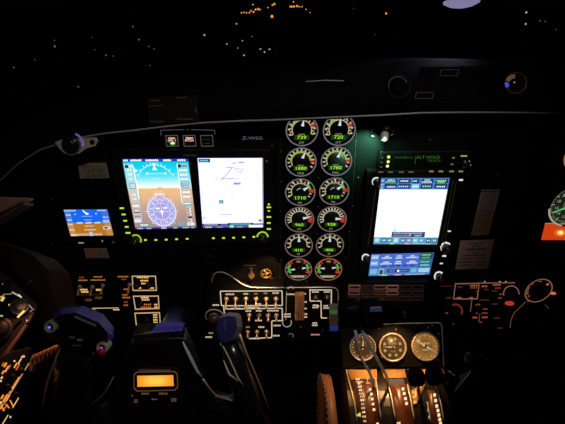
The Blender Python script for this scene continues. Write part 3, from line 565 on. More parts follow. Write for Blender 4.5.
# ------------------------------------------------------------------ engine gauges
def gauge(px, py, wpx, row, label, na, digits, tint=(122, 120, 124)):
    c0_ = V(px, py, -0.007); d = (c0_-CAM).dot(FW); r = wpx/2/F*d
    c = Vector((c0_.x, 0, c0_.z))
    t = thing('engine_gauge', label, 'gauge', c, 'round engine gauges in two columns')
    g = G(); g.lathe(c, (0, -1, 0), [(r*1.03, 0), (r*1.03, .005), (r*1.0, .0068), (r*.94, .0068), (r*.92, .0045), (r*.92, 0)], PLA, 36); bz = g.build('bezel', t)
    mp = lambda h: (lambda u, v: Vector((c.x+u*r, -h, c.z+v*r)))
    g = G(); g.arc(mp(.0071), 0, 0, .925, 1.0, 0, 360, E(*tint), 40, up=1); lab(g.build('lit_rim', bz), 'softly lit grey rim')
    g = G(); g.lathe(c, (0, -1, 0), [(r*.93, .001), (r*.93, .003), (0, .003)], M('dial_black', (.006, .006, .006), .5), 32); dl = g.build('dial', t)
    g = G(); m1 = mp(.0033); m2 = mp(.0036)
    CR = E(200, 185, 150); GR = E(95, 175, 55); RD = E(185, 50, 30); YG = E(150, 175, 75)
    def ticks(a0, a1, n, ri, ro, mm, wd=3):
        for k in range(n):
            a = a0+(a1-a0)*k/(n-1); g.arc(m2, 0, 0, ri, ro, a-wd, a+wd, mm, 2, up=1)
    if row == 1:
        g.arc(m1, 0, 0, .58, .63, -118, 112, CR, 20, up=1); g.arc(m1, 0, 0, .6, .72, -75, -8, GR, 8, up=1)
        ticks(-118, 112, 14, .6, .76, CR, 2.2); ticks(-112, 106, 10, .72, .86, CR, 3.5); ticks(62, 70, 2, .6, .86, RD, 4); lab1 = 'ITT'
    elif row == 2:
        g.arc(m1, 0, 0, .58, .70, -88, 84, YG, 18, up=1); g.arc(m1, 0, 0, .58, .63, -118, -88, CR, 4, up=1)
        ticks(-115, 118, 13, .70, .86, CR, 3.2); g.arc(m2, 0, 0, .62, .88, 82, 98, RD, 3, up=1); lab1 = 'TRQ'
    elif row == 3:
        g.arc(m1, 0, 0, .56, .61, -115, 45, CR, 16, up=1); g.arc(m1, 0, 0, .58, .74, 45, 78, GR, 5, up=1); g.arc(m2, 0, 0, .60, .90, 78, 96, RD, 3, up=1)
        ticks(-115, 45, 9, .6, .78, CR, 2.4); ticks(-115, 40, 5, .74, .88, CR, 4.5); ticks(104, 122, 2, .62, .76, CR, 3); g.arc(m2, 0, 0, .2, .26, -70, 10, E(150, 165, 180), 4, up=1); lab1 = 'Np'
    elif row == 4:
        g.arc(m1, 0, 0, .56, .61, -112, 80, CR, 16, up=1); ticks(-112, 76, 13, .58, .84, E(195, 190, 165), 3); g.arc(m2, 0, 0, .62, .9, 82, 112, RD, 4, up=1); lab1 = 'N1'
    elif row == 5:
        g.arc(m1, 0, 0, .56, .64, -108, 100, E(175, 165, 130), 16, up=1); ticks(-108, 104, 9, .62, .84, E(195, 185, 155), 3.4); lab1 = 'FF'
    else:
        g.arc(m1, 0, 0, .62, .80, -128, -62, E(70, 165, 60), 7, up=1); g.arc(m1, 0, 0, .62, .78, 58, 100, E(90, 160, 70), 5, up=1)
        ticks(-60, -45, 2, .62, .86, RD, 4); ticks(36, 44, 2, .62, .86, RD, 4); ticks(108, 120, 2, .62, .88, RD, 5); ticks(-140, 140, 11, .82, .9, CR, 2)
        g.dashes(m2, 0, -.74, .95, .2, 9, CR); lab1 = None; g.dashes(m2, 0, .62, .3, .14, 4, E(190, 140, 70))
    if lab1: g.text(m2, lab1, 0, -.83, .13, E(170, 160, 120), up=1, asp=1.2)
    g.build('scale', dl)
    def needle(a, r0, r1, w_=.1, mm=None, nm='needle'):
        g = G(); a = R(a); ux, uz = math.sin(a), math.cos(a)
        P_ = lambda rr_, ss: (c.x+(ux*rr_+uz*ss)*r, c.z+(uz*rr_-ux*ss)*r)
        pts = [P_(r1, .02), P_(r1, -.02), P_(r0, -w_), P_(r0, w_)]
        g.prism([Vector((x, -.0050, z)) for x, z in pts], [Vector((x, -.0042, z)) for x, z in pts], mm or E(215, 220, 235)); return g.build(nm, t)
    if row <= 5:
        needle(na, .26, .64, .09)
        # green glow around the digits, painted as a rectangle behind them
        y0, y1 = -.32, -.64
        g = G(); g.rect(mp(.0034), -.46, y0, .46, y1, E(22, 58, 8)); rd = g.build('digit_halo', t)
        g = G(); g.text(mp(.0038), digits, 0, -.48, .22, E(165, 245, 50, 1.1), up=1, asp=1.25); lab(g.build('digits', rd), 'glowing green digits')
        if row in (1, 2): g = G(); g.dashes(mp(.0038), 0, -.27, .4, .07, 5, E(140, 130, 70)); g.build('unit_lettering', rd)
    else:
        needle(na[0], .28, .58, .06); needle(na[1], .28, .58, .06)
        g = G(); g.lathe(Vector((c.x, -.003, c.z)), (0, -1, 0), [(.0028, 0), (.0024, .002), (0, .002)], GLO, 12); g.build('hub_cap', t)
    return t
rows_ = [(302, 130.7, 32.6, 339.3, 130.3, 32.9), (301, 162.3, 31.2, 336.4, 161.6, 31.4), (300.3, 192.4, 30.4, 334.2, 191.6, 30.2), (299.5, 219.8, 29.2, 332, 219.4, 29.3), (298.8, 245.6, 28.2, 329.9, 245.4, 28.0), (298.5, 269.6, 27.0, 328.5, 269.6, 27.2)]
ordn = ['topmost, its top hidden by the hood', 'second from the top', 'third from the top', 'fourth from the top', 'fifth from the top', 'lowest, with two needles and no digits']
nee = [(8, 4), (22, 20), (58, 56), (78, 92), (2, -2), ((-100, 82), (-85, 78))]
dg = [('739', '720'), ('1880', '1780'), ('1710', '1710'), ('960', '938'), ('410', '406'), ('', '')]
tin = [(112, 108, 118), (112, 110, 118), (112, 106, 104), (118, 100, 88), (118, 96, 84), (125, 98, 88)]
for i, (lx, ly, lw, rx, ry, rw) in enumerate(rows_):
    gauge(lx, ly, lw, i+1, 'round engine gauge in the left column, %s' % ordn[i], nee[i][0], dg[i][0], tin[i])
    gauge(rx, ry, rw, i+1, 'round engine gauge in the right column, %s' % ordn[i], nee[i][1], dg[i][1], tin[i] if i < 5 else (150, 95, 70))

# ------------------------------------------------------------------ map light with green glow
c = PANEL.hit(385.5, 128, 0)
t = thing('map_light', 'small white spotlight on a black neck shining green onto the panel', 'lamp', c)
g = G(); g.tube([PANEL.hit(387, 123.5, .004), PANEL.hit(386, 128, .02), PANEL.hit(385.5, 133, .026)], [.008, .006, .0065], GLO, 12); g.build('neck', t)
hd = PANEL.hit(384.3, 137.2, .03)
g = G(); g.lathe(hd, (-.1, -.55, -.8), [(.0045, -.008), (.0062, -.004), (.0066, .003), (.0058, .0045)], M('lamp_shell', (.5, .55, .5), .4), 18); g.build('lamp_shell', t)
g = G(); g.ball(hd+Vector((-.0004, -.0035, -.001)), .0046, E(205, 235, 215, 1.3), 14); lab(g.build('bulb_lens', t), 'glowing pale green white lens')
g = G(); m = mpx(PANEL, .003); wb = M('bracket_pale', (.4, .55, .45), .5)
g.slab(PANEL, [(370.5, 128.5), (394.5, 128.5), (394.5, 138), (370.5, 138)], 0, .0025, BLK); 
for pts in ([(371.5, 132), (371.5, 129.4), (376, 129.2)], [(389, 129.2), (393.5, 129), (393.5, 132)], [(371.5, 135.8), (374, 136.6)], [(391, 135.5), (393, 134)]): g.line(m, pts, .9, wb)
g.build('mounting_plate', t)
LG = lamp('SPOT', hd+Vector((-.003, -.012, -.008)), (.25, 1.0, .55), 1.5, t, .003, aim=PANEL.hit(364, 150, 0), spot=82, blend=.9)
LG2 = lamp('SPOT', hd+Vector((.003, -.012, -.008)), (.2, 1.0, .6), .12, t, .003, aim=PANEL.hit(398, 158, 0), spot=70, blend=.9)

HL = PL(-.052)
# round reading light socket, top left
c = HL.hit(71, 146, 0)
t = thing('swivel_light', 'cream bracket and dark swivel light socket under the left end of the glareshield', 'lamp', c)
g = G(); pl = [(54.5, 142.5), (60, 140.5), (84, 138.6), (95.5, 138.4), (97.3, 141.5), (95, 146), (86, 148.5), (80, 153), (71.5, 155.4), (64, 153), (58.5, 147.5)]
g.slab(HL, pl, 0, .004, CRM)
g.slab(HL, [(68, 140), (90, 139), (90, 143), (68, 143)], -.04, 0, VIN); lab(g.build('mounting_plate', t), 'cream mounting plate')
c = HL.hit(71.5, 144.6, .004)
g = G(); g.lathe(c, (0, -1, 0), [(.0135, -.001), (.013, .003), (.011, .005), (.005, .006), (0, .006)], GLO, 28); g.build('socket', t)
g = G(); g.ball(HL.hit(71.5, 142.5, .009), .004, DMET, 10); g.build('swivel_ball', t)
g = G(); c = HL.hit(92.3, 142, .0041); g.lathe(c, (0, -1, 0), [(.004, 0), (.0035, .001), (0, .001)], GLO, 14); g.build('screw_hole', t)
g = G(); g.arc(mpx(HL, .0046), 71.5, 144.6, 10.4, 12.2, 20, 100, E(90, 85, 170), 8); lab(g.build('lens_ring', t), 'violet lit lens edge')

# ------------------------------------------------------------------ placards
def placard(label, q, m, draw, h=.0012):
    t = thing('placard', label, 'placard', PANEL.hit(sum(p[0] for p in q)/4, q[2][1], 0))
    g = G(); g.slab(PANEL, q, 0, h, m); g.build('plate', t)
    g = G(); draw(g, bil(PANEL, q, h+.0003, 40, 20)); g.build('printing', t)
INK = M('brown_ink', (.03, .025, .02), .7); INK2 = M('faded_ink', (.1, .08, .06), .7)
PM = M('worn_grey_placard', (.22, .2, .16), .5, var=.25, scale=120)
def d1_(g, m):
    g.line(m, [(3, 4.5), (38, 5)], .8, INK2)
    for i in range(9): g.dashes(m, 8+i*3.4, 8+(i % 2)*1.5, 2.5, 2, 2, INK2)
    g.arc(m, 12, 13, 2.5, 3.5, 0, 300, INK2, 10); g.line(m, [(22, 7), (19, 17)], .8, INK2); g.arc(m, 29, 12, 3, 4, 0, 360, INK2, 12); g.dashes(m, 28, 17, 18, 1.6, 8, INK)
placard('worn grey placard with faint marks below the cream swivel light', [(77.8, 163.3), (106, 162.8), (109.2, 178), (80, 178.6)], PM, d1_)
def d2_(g, m):
    g.rect(m, 5, 4, 20, 12, M('copper_patch', (.35, .14, .07), .5)); 
    for y in (4, 8, 12, 16): g.dashes(m, 29, y, 16, 1.4, 8, INK2)
    g.dashes(m, 12, 16, 16, 1.4, 7, INK2)
placard('small grey placard with a copper patch below the standby screen', [(83.7, 248.6), (106, 248.4), (109.6, 259.3), (86.6, 259.6)], PM, d2_)
LV_ = M('faded_mauve_card', (.28, .24, .31), .6); TN = M('faded_tan_card', (.28, .17, .1), .6)
def d3_(g, m):
    g.rect(m, 0, 8.5, 40, 20, TN)
    m = (lambda f: (lambda u, v: f(u, v)+Vector((0, -.0003, 0))))(m)
    for x in (8, 15, 22, 31):
        for k in range(15): g.dashes(m, x, 1.5+k*1.2, 5, .6, 3, INK2)
    g.line(m, [(2, .6), (38, .6)], .4, INK); g.line(m, [(27, .6), (27, 19)], .8, INK2)
placard('tall narrow card, mauve above tan, right of the tall navigator', [(481.5, 190), (500.4, 189.6), (488.6, 235), (470.8, 235.6)], LV_, d3_)
PK = M('faded_pink_card', (.5, .35, .31), .6)
def d4_(g, m):
    g.arc(m, 20, 6, 4.6, 5.6, -60, 60, INK, 10, ey=.5); g.arc(m, 20, 6, 4.6, 5.6, 120, 240, INK, 10, ey=.5); g.line(m, [(8, 6), (32, 6)], .9, INK)
    g.dashes(m, 20, 2, 16, 1, 9, INK2); g.dashes(m, 19, 10, 26, 1, 14, INK)
    for y in (12.4, 14.6, 16.8): g.dashes(m, 12, y, 16, .9, 8, INK); g.dashes(m, 29, y, 13, .9, 7, INK2)
    g.dashes(m, 20, 19, 14, .7, 7, INK)
placard('pinkish certificate card with an oval emblem below the tall narrow card', [(460.4, 241), (494.4, 239.8), (488, 269.3), (455, 270)], PK, d4_)

# ------------------------------------------------------------------ sub panels
SUB = PL(-0.03)
LW = E(215, 195, 165); LW2 = E(150, 130, 105); ORW = E(250, 195, 110, 1.1); ORD = E(190, 110, 45); ORR = E(150, 70, 28)
def board(t, q, sf, th=.03, m=BLK, name='board'):
    g = G(); g.slab(sf, q, -th, 0, m); return g.build(name, t)
def toggle(t, x, y, sf, L=.013, tilt=-.6, m=MET, nut=True):
    c = sf.hit(x, y, 0); g = G()
    g.lathe(c, sf.n, [(.0048, 0), (.0048, .002), (.0036, .003), (.0036, .005), (0, .005)], M('bronze_nut', (.4, .3, .2), .35, metal=.5), 12); o = g.build('toggle_switch', t)
    g = G(); e = c+sf.n*(.004+L*.8)+Vector((0, 0, tilt*L)); g.tube([c+sf.n*.003, (c+sf.n*.003)*.4+e*.6, e], [.0012, .0018, .0026], m, 8); g.ball(e, .0027, m, 8); g.build('lever', o)
# left lower panel
t = thing('audio_panel', 'lower left sub panel with amber backlit legends above the left yoke grip', 'switch panel', SUB.hit(100, 325))
board(t, [(44, 268), (162, 266), (172, 332), (50, 334)], SUB)
m = mpx(SUB, .0006); mm2 = mpx(SUB, .0009)
g = G()
for x, y, w_, n, mt, h_ in [(81.8, 277.4, 5, 4, ORR, 1.1), (83, 280.2, 9.5, 7, ORD, 1.3), (98, 276.8, 9, 6, ORD, 1.2), (98, 280, 15, 9, ORD, 1.3), (84, 289.6, 7.5, 5, ORW, 1.6), (85, 291.8, 7.5, 5, ORW, 1.8), (98.6, 289.8, 5.2, 4, ORW, 1.9), (60.6, 300.2, 5.5, 3, E(240, 110, 50), 1.9), (60.6, 305.5, 5.5, 3, E(190, 75, 35), 1.8), (123.2, 276.6, 11, 7, ORD, 1.3), (124, 279.3, 5, 4, ORR, 1.1), (126, 289.2, 4.5, 3, ORD, 1.6), (125, 294.8, 5.5, 4, ORD, 1.3), (126.5, 297.5, 8, 5, ORD, 1.5), (126, 302, 4, 3, ORR, 1.4), (126, 305.2, 4.5, 3, ORD, 1.4), (116.5, 309.6, 6.5, 4, ORW, 1.4), (51.8, 291, 2.5, 2, LW2, 1.0), (94.3, 309.4, 3.5, 3, ORD, 1.3)]:
    g.dashes(m, x, y, w_, h_, n, mt)
g.line(m, [(92, 308.3), (118.5, 307.9)], .8, E(195, 170, 125)); g.line(m, [(78, 295), (103, 294.5)], .6, E(70, 40, 20)); g.build('backlit_lettering', t)
AMB = M('amber_tinted_cap', (.5, .3, .12), .4)
for x, y in ((88.2, 300), (98.4, 297.8)):
    g = G(); g.ball(SUB.hit(x, y, .003), .006, AMB, 12, (1.3, .6, .55)); g.build('rocker_cap', t)
for x, y in ((129.6, 284.4), (80, 286), (92.5, 286.5), (103, 285)): toggle(t, x, y, SUB, m=AMB)
for k, (q, ttl) in enumerate(((([(131.7, 276), (155.8, 276), (156.8, 290.8), (132.6, 291)]), 1), (([(132.8, 296), (158.6, 295.8), (159.4, 309), (135, 309.8)]), 2), (([(134.4, 313), (159.8, 312.4), (160.6, 324.4), (135.8, 325.2)]), 3))):
    g = G(); g.frame(SUB, q, grow(q, -.8), 0, .0009, E(205, 165, 120)); g.build('outline_frame', t)
    g = G()
    if k == 0: bits = [(143, 277.4, 12, 7, ORW), (144.5, 280.6, 8, 5, ORW), (143.8, 283.5, 5, 3, ORW), (139, 288, 5, 3, ORW), (151.3, 288, 6, 4, ORW)]
    elif k == 1: bits = [(145, 297.6, 8, 5, E(255, 215, 140, 1.1)), (145.8, 299.8, 8, 5, ORW), (146, 304.5, 11, 6, E(225, 100, 45)), (146, 307.3, 11, 6, ORD), (156, 304.5, 3.5, 2, ORW), (156.2, 307, 3.5, 2, ORW)]
    else: bits = [(155.4, 314.8, 4.5, 3, ORW), (155.5, 317.2, 4.5, 3, ORW), (155.6, 319.8, 4.5, 3, ORW), (155.8, 322.3, 4.5, 3, ORW)]
    for x, y, w_, n, mt in bits: g.dashes(m, x, y, w_, 1.5, n, mt)
    g.build('backlit_lettering', t)
for x, y in ((137, 284.5), (149, 284), (141, 302.5), (147, 318.6)): knob(t, x, y, .0062, .011, PLA, 0, sf=SUB)

# centre switch panel
t = thing('switch_panel', 'centre sub panel with white outlined rows of metal toggle switches', 'switch panel', SUB.hit(245, 340))
board(t, [(206, 289), (284, 288.5), (284.5, 341), (212, 342)], SUB)
def stroke(pts, w_, mt, sf=SUB, h=.0007): g = G(); g.line(mpx(sf, h), pts, w_, mt); g.build('outline', t)
stroke([(223.5, 305.6), (221.4, 305.6), (220.3, 291.2), (282, 290.8), (282.3, 305.4), (223.5, 305.8)], 1.0, LW)
stroke([(223.5, 305.6), (225, 320)], 1.0, LW); stroke([(223.5, 309), (282.2, 308.3), (282.4, 320.6), (271.8, 320.9), (271.8, 337.6), (249, 338.6)], 1.0, LW)
g = G(); m = mpx(SUB, .0008)
for x, y, w_, n in [(230, 294.2, 9, 6), (246, 293.8, 5, 4), (256, 293.7, 3.6, 3), (265.7, 293.2, 4, 3), (275.8, 293, 6.5, 4), (236, 308.6, 12, 7), (251, 307.3, 7, 5), (259, 304, 5, 4), (257, 307.6, 6, 4), (248.5, 311, 6, 4), (259, 310.8, 6, 4), (273, 310.6, 12, 7), (258.8, 320.5, 7, 4), (268, 316.5, 4, 3), (276, 316.5, 4, 3), (248, 327, 4, 3), (261.5, 327, 6.5, 4), (277.2, 325.5, 7.5, 5), (276.5, 335.6, 7, 4), (256.5, 338.4, 6, 4), (216, 305, 7, 4), (203+8, 333, 5, 3), (209, 337, 7, 4)]:
    g.dashes(m, x, y, w_, 1.6, n, LW if n > 3 else LW2)
g.build('backlit_lettering', t)
BSW = M('bronze_switch_metal', (.6, .42, .25), .3, metal=.6)
for x in (226.2, 235.6, 246, 256.2, 266.3, 276.2): toggle(t, x, 298.5, SUB, m=BSW, L=.013, tilt=-.75)
for x in (249.3, 258.8, 268.2, 276.5): toggle(t, x, 314.8, SUB, m=BSW, L=.008)
for x in (247.8, 257, 266.5): toggle(t, x, 331.5, SUB, m=BSW, L=.008)
# centre-right sub panel
t = thing('flap_panel', 'centre sub panel with a wide brown flap handle and rounded white piping', 'switch panel', SUB.hit(311, 340))
board(t, [(285.5, 288.5), (341, 288.5), (339, 341), (286, 341)], SUB)
stroke([(310, 288.9), (310, 301), (321, 301), (321.3, 318), (327, 318)], 1.0, LW); stroke([(310, 290), (331.4, 290), (331.2, 309)], 1.0, LW)
pp = [(285.8, 287.6), (331, 287.2), (335.5, 288), (338, 291), (338.4, 296), (337.8, 310)]
g = G(); g.tube([SUB.hit(x, y, .003) for x, y in pp], .0009, WHT, 6); lab(g.build('piping', t), 'rounded white piping')
stroke([(286.5, 291.6), (285.8, 320)], .6, LW2)
g = G(); m = mpx(SUB, .0008)
for x, y, w_, n in [(291, 294.2, 8, 5), (304.3, 293.8, 4, 3), (287.5, 314.2, 7, 5), (287.5, 316.6, 7, 5), (305.5, 302, 3, 2), (305.5, 308.5, 3, 2), (305.6, 314, 4, 3), (305, 317, 5, 3), (315.6, 290.9+1, 7, 4), (327, 291.9, 6, 4), (315.5, 305.2, 5.5, 4), (315.5, 307.4, 6, 4), (326, 305.8, 5, 3), (326.3, 308, 6, 4), (315, 323, 5, 3), (315, 325.2, 6, 4), (318, 306, 3, 2)]:
    g.dashes(m, x, y, w_, 1.5, n, LW)
g.dashes(m, 315.6, 334.6, 9, 1.5, 6, E(200, 140, 120)); g.arc(m, 287, 322.5, 3.9, 4.9, 60, 300, E(140, 140, 130), 18); g.arc(m, 290.6, 289.2, 2, 3, -90, 90, LW2, 8); g.arc(m, 291, 336, 2, 2.8, -60, 130, E(90, 90, 90), 8); g.build('backlit_lettering', t)
FLP = M('walnut_brown_plastic', (.26, .13, .07), .45, var=.3, scale=90)
g = G(); g.slab(SUB, [(295.2, 295), (304.6, 294.6), (304.2, 320.6), (295, 321)], .002, .012, FLP); o = g.build('flap_handle', t, bevel=.0015); lab(o, 'wide brown handle')
for dx in (2, 4.5, 7):
    g = G(); g.slab(SUB, [(295.2+dx, 296), (295.8+dx, 296), (295.6+dx, 320), (295+dx, 320)], .0125, .0135, M('handle_ridge', (.34, .18, .10), .4)); g.build('ridge', o)
for x, y in ((315.5, 296.5), (327, 296.3)): knob(t, x, y, .0055, .009, DMET, 0, sf=SUB)
for x, y in ((301, 326), (323, 330)): knob(t, x, y, .004, .007, PLA, 0, sf=SUB)
# gear lever
c = SUB.hit(334, 325, .0)
t = thing('gear_lever', 'landing gear lever with green top and blue bottom bands beside the white piping', 'lever', c)
g = G(); g.slab(SUB, [(330, 309.5), (338.6, 309.5), (338.2, 331), (330, 331)], .022, .04, M('grey_grip', (.1, .1, .105), .4)); g.build('grip', t, bevel=.002)
g = G(); g.slab(SUB, [(329.8, 310.5), (338.2, 310.2), (338.2, 314.2), (329.8, 314.2)], .04, .0406, E(50, 84, 44)); lab(g.build('green_band', t), 'dim green band')  # dim green emissive strip across the grip
g = G(); g.slab(SUB, [(329.8, 325.6), (338.1, 325.6), (338, 331), (329.8, 331)], .04, .0406, E(26, 34, 98)); lab(g.build('blue_band', t), 'dim blue band')  # dim blue emissive strip at the foot of the grip
g = G(); g.tube([SUB.hit(334, 320, 0), SUB.hit(334, 320, .024)], .004, MET, 10); g.build('shaft', t)
# dark button grid
t = thing('button_panel', 'dark grid of small rectangular caution lenses with dim brown outlines below the radios', 'annunciator panel', SUB.hit(375, 305))
board(t, [(342.5, 283), (428, 282.5), (424, 310), (343, 311)], SUB)
for i in range(6):
    for j in range(3):
        x = 348.8+i*12.7-j*.4; y = 285.4+j*5.6 if i < 6 else 0; q = [(x, y), (x+11.8, y), (x+11.5, y+4.2), (x-.2, y+4.2)]
        k = {(0, 0): 95, (2, 0): 80, (3, 0): 100, (0, 1): 75, (3, 1): 85, (2, 1): 45}.get((i, j), 26)
        g = G(); g.slab(SUB, grow(q, -.5), 0, .0015, GLO); o = g.build('button', t)
        g = G(); g.frame(SUB, q, grow(q, -.8), .0, .0022, E(k, int(k*.66), int(k*.55))); g.build('button_frame', o)
# piping edge trim and valve knobs
t = thing('edge_piping', 'glossy curved piping bending over the top of the toggle switch panel', 'piping', SUB.hit(245, 289))
g = G(); g.tube([SUB.hit(x, y, .006) for x, y in [(211.5, 284), (212, 279), (214, 274), (218, 272), (224, 272.4), (231, 276), (237, 280.4), (243, 284.4), (250, 287), (258, 287.6), (270, 287.6), (284.5, 287.4)]], .0012, M('glossy_pale_piping', (.35, .35, .36), .25), 8); g.build('tube', t)
t = thing('valve_knob', 'round brass four spoked valve knob above the toggle switch panel', 'knob', PANEL.hit(266, 273.6))
c = PANEL.hit(266, 273.6, .008)
g = G(); n_ = 24
g.tube([c+Vector((math.cos(i/n_*2*math.pi)*.0098, 0, math.sin(i/n_*2*math.pi)*.0098)) for i in range(n_+1)], .0016, BRA, 8, cap=False); g.build('rim', t)
g = G(); g.lathe(c+Vector((0, .008, 0)), (0, -1, 0), [(.003, 0), (.003, .009), (0, .0095)], BRA, 12); g.build('hub', t)
for a in (20, 110, 200, 290): g = G(); a = R(a); g.tube([c, c+Vector((math.cos(a)*.0095, 0, math.sin(a)*.0095))], .0013, BRA, 6); g.build('spoke', t)
t = thing('valve_knob', 'small brass key switch left of the four spoked brass knob', 'knob', PANEL.hit(251.5, 275))
c = PANEL.hit(251.5, 275, 0)
g = G(); g.lathe(c, (0, -1, 0), [(.0062, 0), (.0062, .002), (.0045, .003), (.0045, .001)], BRA, 16); g.build('collar', t)
g = G(); g.slab(PANEL, [(250.4, 271), (252, 271), (252.8, 279), (251, 279)], .001, .009, BRA); g.build('key_blade', t)
g = G(); m = mpx(PANEL, .0008); g.dashes(m, 250, 265.4, 13, 1.0, 9, E(60, 58, 60)); g.dashes(m, 251, 268, 5, 1.0, 3, E(50, 48, 50)); g.line(m, [(270, 277), (277, 282)], .9, E(110, 75, 35)); o = g.build('knob_lettering', IP)

# ------------------------------------------------------------------ right lower panel
t = thing('copilot_panel', 'lower right sub panel with dim red brown legends and outlines', 'switch panel', SUB.hit(495, 335))
board(t, [(446, 279), (556, 277), (545, 338), (441, 338)], SUB)
RB = E(120, 62, 42); RB2 = E(175, 88, 52); RB3 = E(80, 36, 24)
q = [(455.2, 283.6), (479.6, 283.2), (477.7, 299.4), (453.3, 299.4)]
g = G(); g.frame(SUB, q, grow(q, -.7), 0, .0009, E(125, 90, 75)); g.build('outline_frame', t)
stroke([(479, 283.1), (515, 282.7)], .9, E(135, 85, 62)); stroke([(471.8, 300), (470.4, 312)], .8, E(110, 72, 58)); stroke([(480, 312), (479, 322)], .7, RB)
stroke([(525.5, 302), (514, 313), (511, 320), (510, 328)], .8, E(95, 60, 48)); stroke([(527, 301.5), (531, 300)], .7, RB); stroke([(440.5, 286.5), (452, 286)], .5, RB3)
g = G(); m = mpx(SUB, .0008)
for x, y, w_, n, mt in [(460, 287, 6, 4, RB3), (474, 285.6, 8, 4, RB2), (474, 287.8, 7, 4, RB), (484.5, 286.3, 6, 4, RB2), (476.8, 291.5, 2.5, 2, RB3), (459.5, 297.8, 5, 3, RB2), (471.5, 297.8, 4, 3, RB2), (449, 297.8, 6, 4, RB3), (486.5, 289.4, 5, 3, RB3), (497, 284.8, 8, 5, RB2), (498, 288, 6, 4, RB), (495, 291, 6, 4, RB3), (502, 294, 5, 3, RB), (500, 298, 4, 3, RB), (484, 300, 10, 6, RB3), (478, 304.5, 5, 3, RB), (485.5, 309, 5, 3, RB), (495, 304, 6, 4, RB3), (482, 313, 12, 8, RB), (475, 317.5, 5, 3, RB2), (485, 317.3, 6, 3, RB2), (497, 318, 7, 4, RB3), (481, 322, 3, 2, RB), (452, 324, 6, 4, RB3), (447, 313, 3, 2, RB), (500, 328, 5, 3, RB3)]:
    g.dashes(m, x, y, w_, 1.5, n, mt)
g.build('backlit_lettering', t)
g = G(); g.arc(m, 511.3, 293.6, 7.3, 8.2, -105, 95, E(130, 95, 72), 18); g.arc(m, 455.5, 311, 5.6, 7.6, -30, 120, E(85, 40, 28), 12); g.arc(m, 543, 310, 5, 5.8, 20, 110, E(80, 45, 34), 6); g.build('dial_arc', t)
for x, y in ((466, 292), (511, 296), (455, 312), (490, 294), (478, 309), (492, 312), (548, 311)): knob(t, x, y, .0058, .01, PLA, 0, sf=SUB)
for x, y, w_, h_, c_ in ((509.5, 303.3, 9.5, 4.6, (170, 55, 28)), (553, 293.3, 6, 2.6, (215, 105, 60)), (548.5, 311.3, 4, 3, (120, 40, 28))):
    g = G(); g.ball(SUB.hit(x, y, .002), .01*w_/9.5, E(*c_), 12, (.9, .5, .42)); lab(g.build('lamp_cap', t), 'dim red lamp cap')
for x in (484, 499, 505): g = G(); g.rect(m, x, 281.2, x+1.6, 282.2, E(170, 160, 150)); g.build('indicator_dot', t)
t = thing('round_gauge', 'round dark gauge with a thin brown lit rim at the lower right', 'gauge', SUB.hit(536.8, 288.6, .001))
c = SUB.hit(536.8, 288.6, .001); rr_ = 13.2/F*(c-CAM).dot(FW)
g = G(); g.lathe(c, (0, -1, 0), [(rr_*1.02, 0), (rr_*1.02, .006), (rr_*.9, .006), (rr_*.88, .002), (0, .002)], PLA, 32); g.build('bezel', t)
mg = lambda h: (lambda u, v: Vector((c.x+u*rr_, c.y-h, c.z+v*rr_*1.12)))
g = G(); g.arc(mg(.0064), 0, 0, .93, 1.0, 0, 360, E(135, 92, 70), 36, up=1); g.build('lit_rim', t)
g = G()
for a, w_ in ((-115, 9), (-95, 9), (-78, 8), (-48, 7), (-4, 12), (55, 7), (-140, 6)): g.arc(mg(.0026), 0, 0, .66, .86, a-w_, a+w_, RB2 if abs(a) < 60 else RB, 3, up=1)
g.build('scale', t)
# right edge: big instrument, orange annunciator
t = thing('airspeed_gauge', 'large round gauge with pale green dial marks cut off by the right edge', 'gauge', PANEL.hit(570, 204))
c = PANEL.hit(570, 203.5, 0); rr_ = 23/F*(c-CAM).dot(FW)
g = G(); g.lathe(c, (0, -1, 0), [(rr_*1.04, 0), (rr_*1.04, .009), (rr_*.96, .009), (rr_*.93, .005), (rr_*.93, 0)], PLA, 40); g.build('bezel', t)
g = G(); g.lathe(c, (0, -1, 0), [(rr_*.94, .001), (rr_*.94, .004), (0, .004)], E(26, 30, 22), 36); o = g.build('dial', t)
mg = lambda h: (lambda u, v: Vector((c.x+u*rr_, -h, c.z+v*rr_)))
g = G(); pgc = E(165, 185, 150)
for k in range(60): g.arc(mg(.0044), 0, 0, .80 if k % 5 else .72, .9, k*6-1, k*6+1, pgc if k % 5 == 0 else E(110, 125, 100), 2, up=1)
for k in range(12): a = R(k*30+15); g.text(mg(.0044), str(k*2), math.sin(a)*.62, math.cos(a)*.62, .13, E(150, 165, 130), up=1)
g.arc(mg(.0044), 0, 0, .30, .34, 0, 360, E(90, 105, 80), 24, up=1); g.build('scale', o)
g = G(); g.pol(mg(.006), [(-.72, -.34), (-.68, -.40), (.1, -.02), (.06, .06)], E(90, 190, 110)); g.pol(mg(.0062), [(-.5, .5), (-.44, .55), (.06, .0), (0, -.05)], E(140, 165, 135)); lab(g.build('needle', t), 'pale green needles')
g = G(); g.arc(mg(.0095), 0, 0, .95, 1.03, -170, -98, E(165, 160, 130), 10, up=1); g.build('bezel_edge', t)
for x, y in ((548.5, 213.5), (554.5, 176.8)):
    g = G(); g.lathe(PANEL.hit(x, y, 0), (0, -1, 0), [(.0038, 0), (.0038, .006), (.002, .008), (0, .008)], M('pale_metal_screw', (.5, .48, .42), .35, metal=.5), 12); g.build('mounting_screw', t)
t = thing('caution_light', 'glowing orange red rectangular warning light at the right edge below the large gauge', 'warning light', PANEL.hit(556, 240))
q = [(545.6, 224.4), (572, 224.4), (570, 240), (541.8, 240)]
g = G(); g.slab(PANEL, grow(q, 1.2), 0, .006, PLA); g.build('housing', t)
g = G(); g.slab(PANEL, q, .006, .008, E(205, 62, 18)); o = g.build('lens', t); lab(o, 'orange red lens')
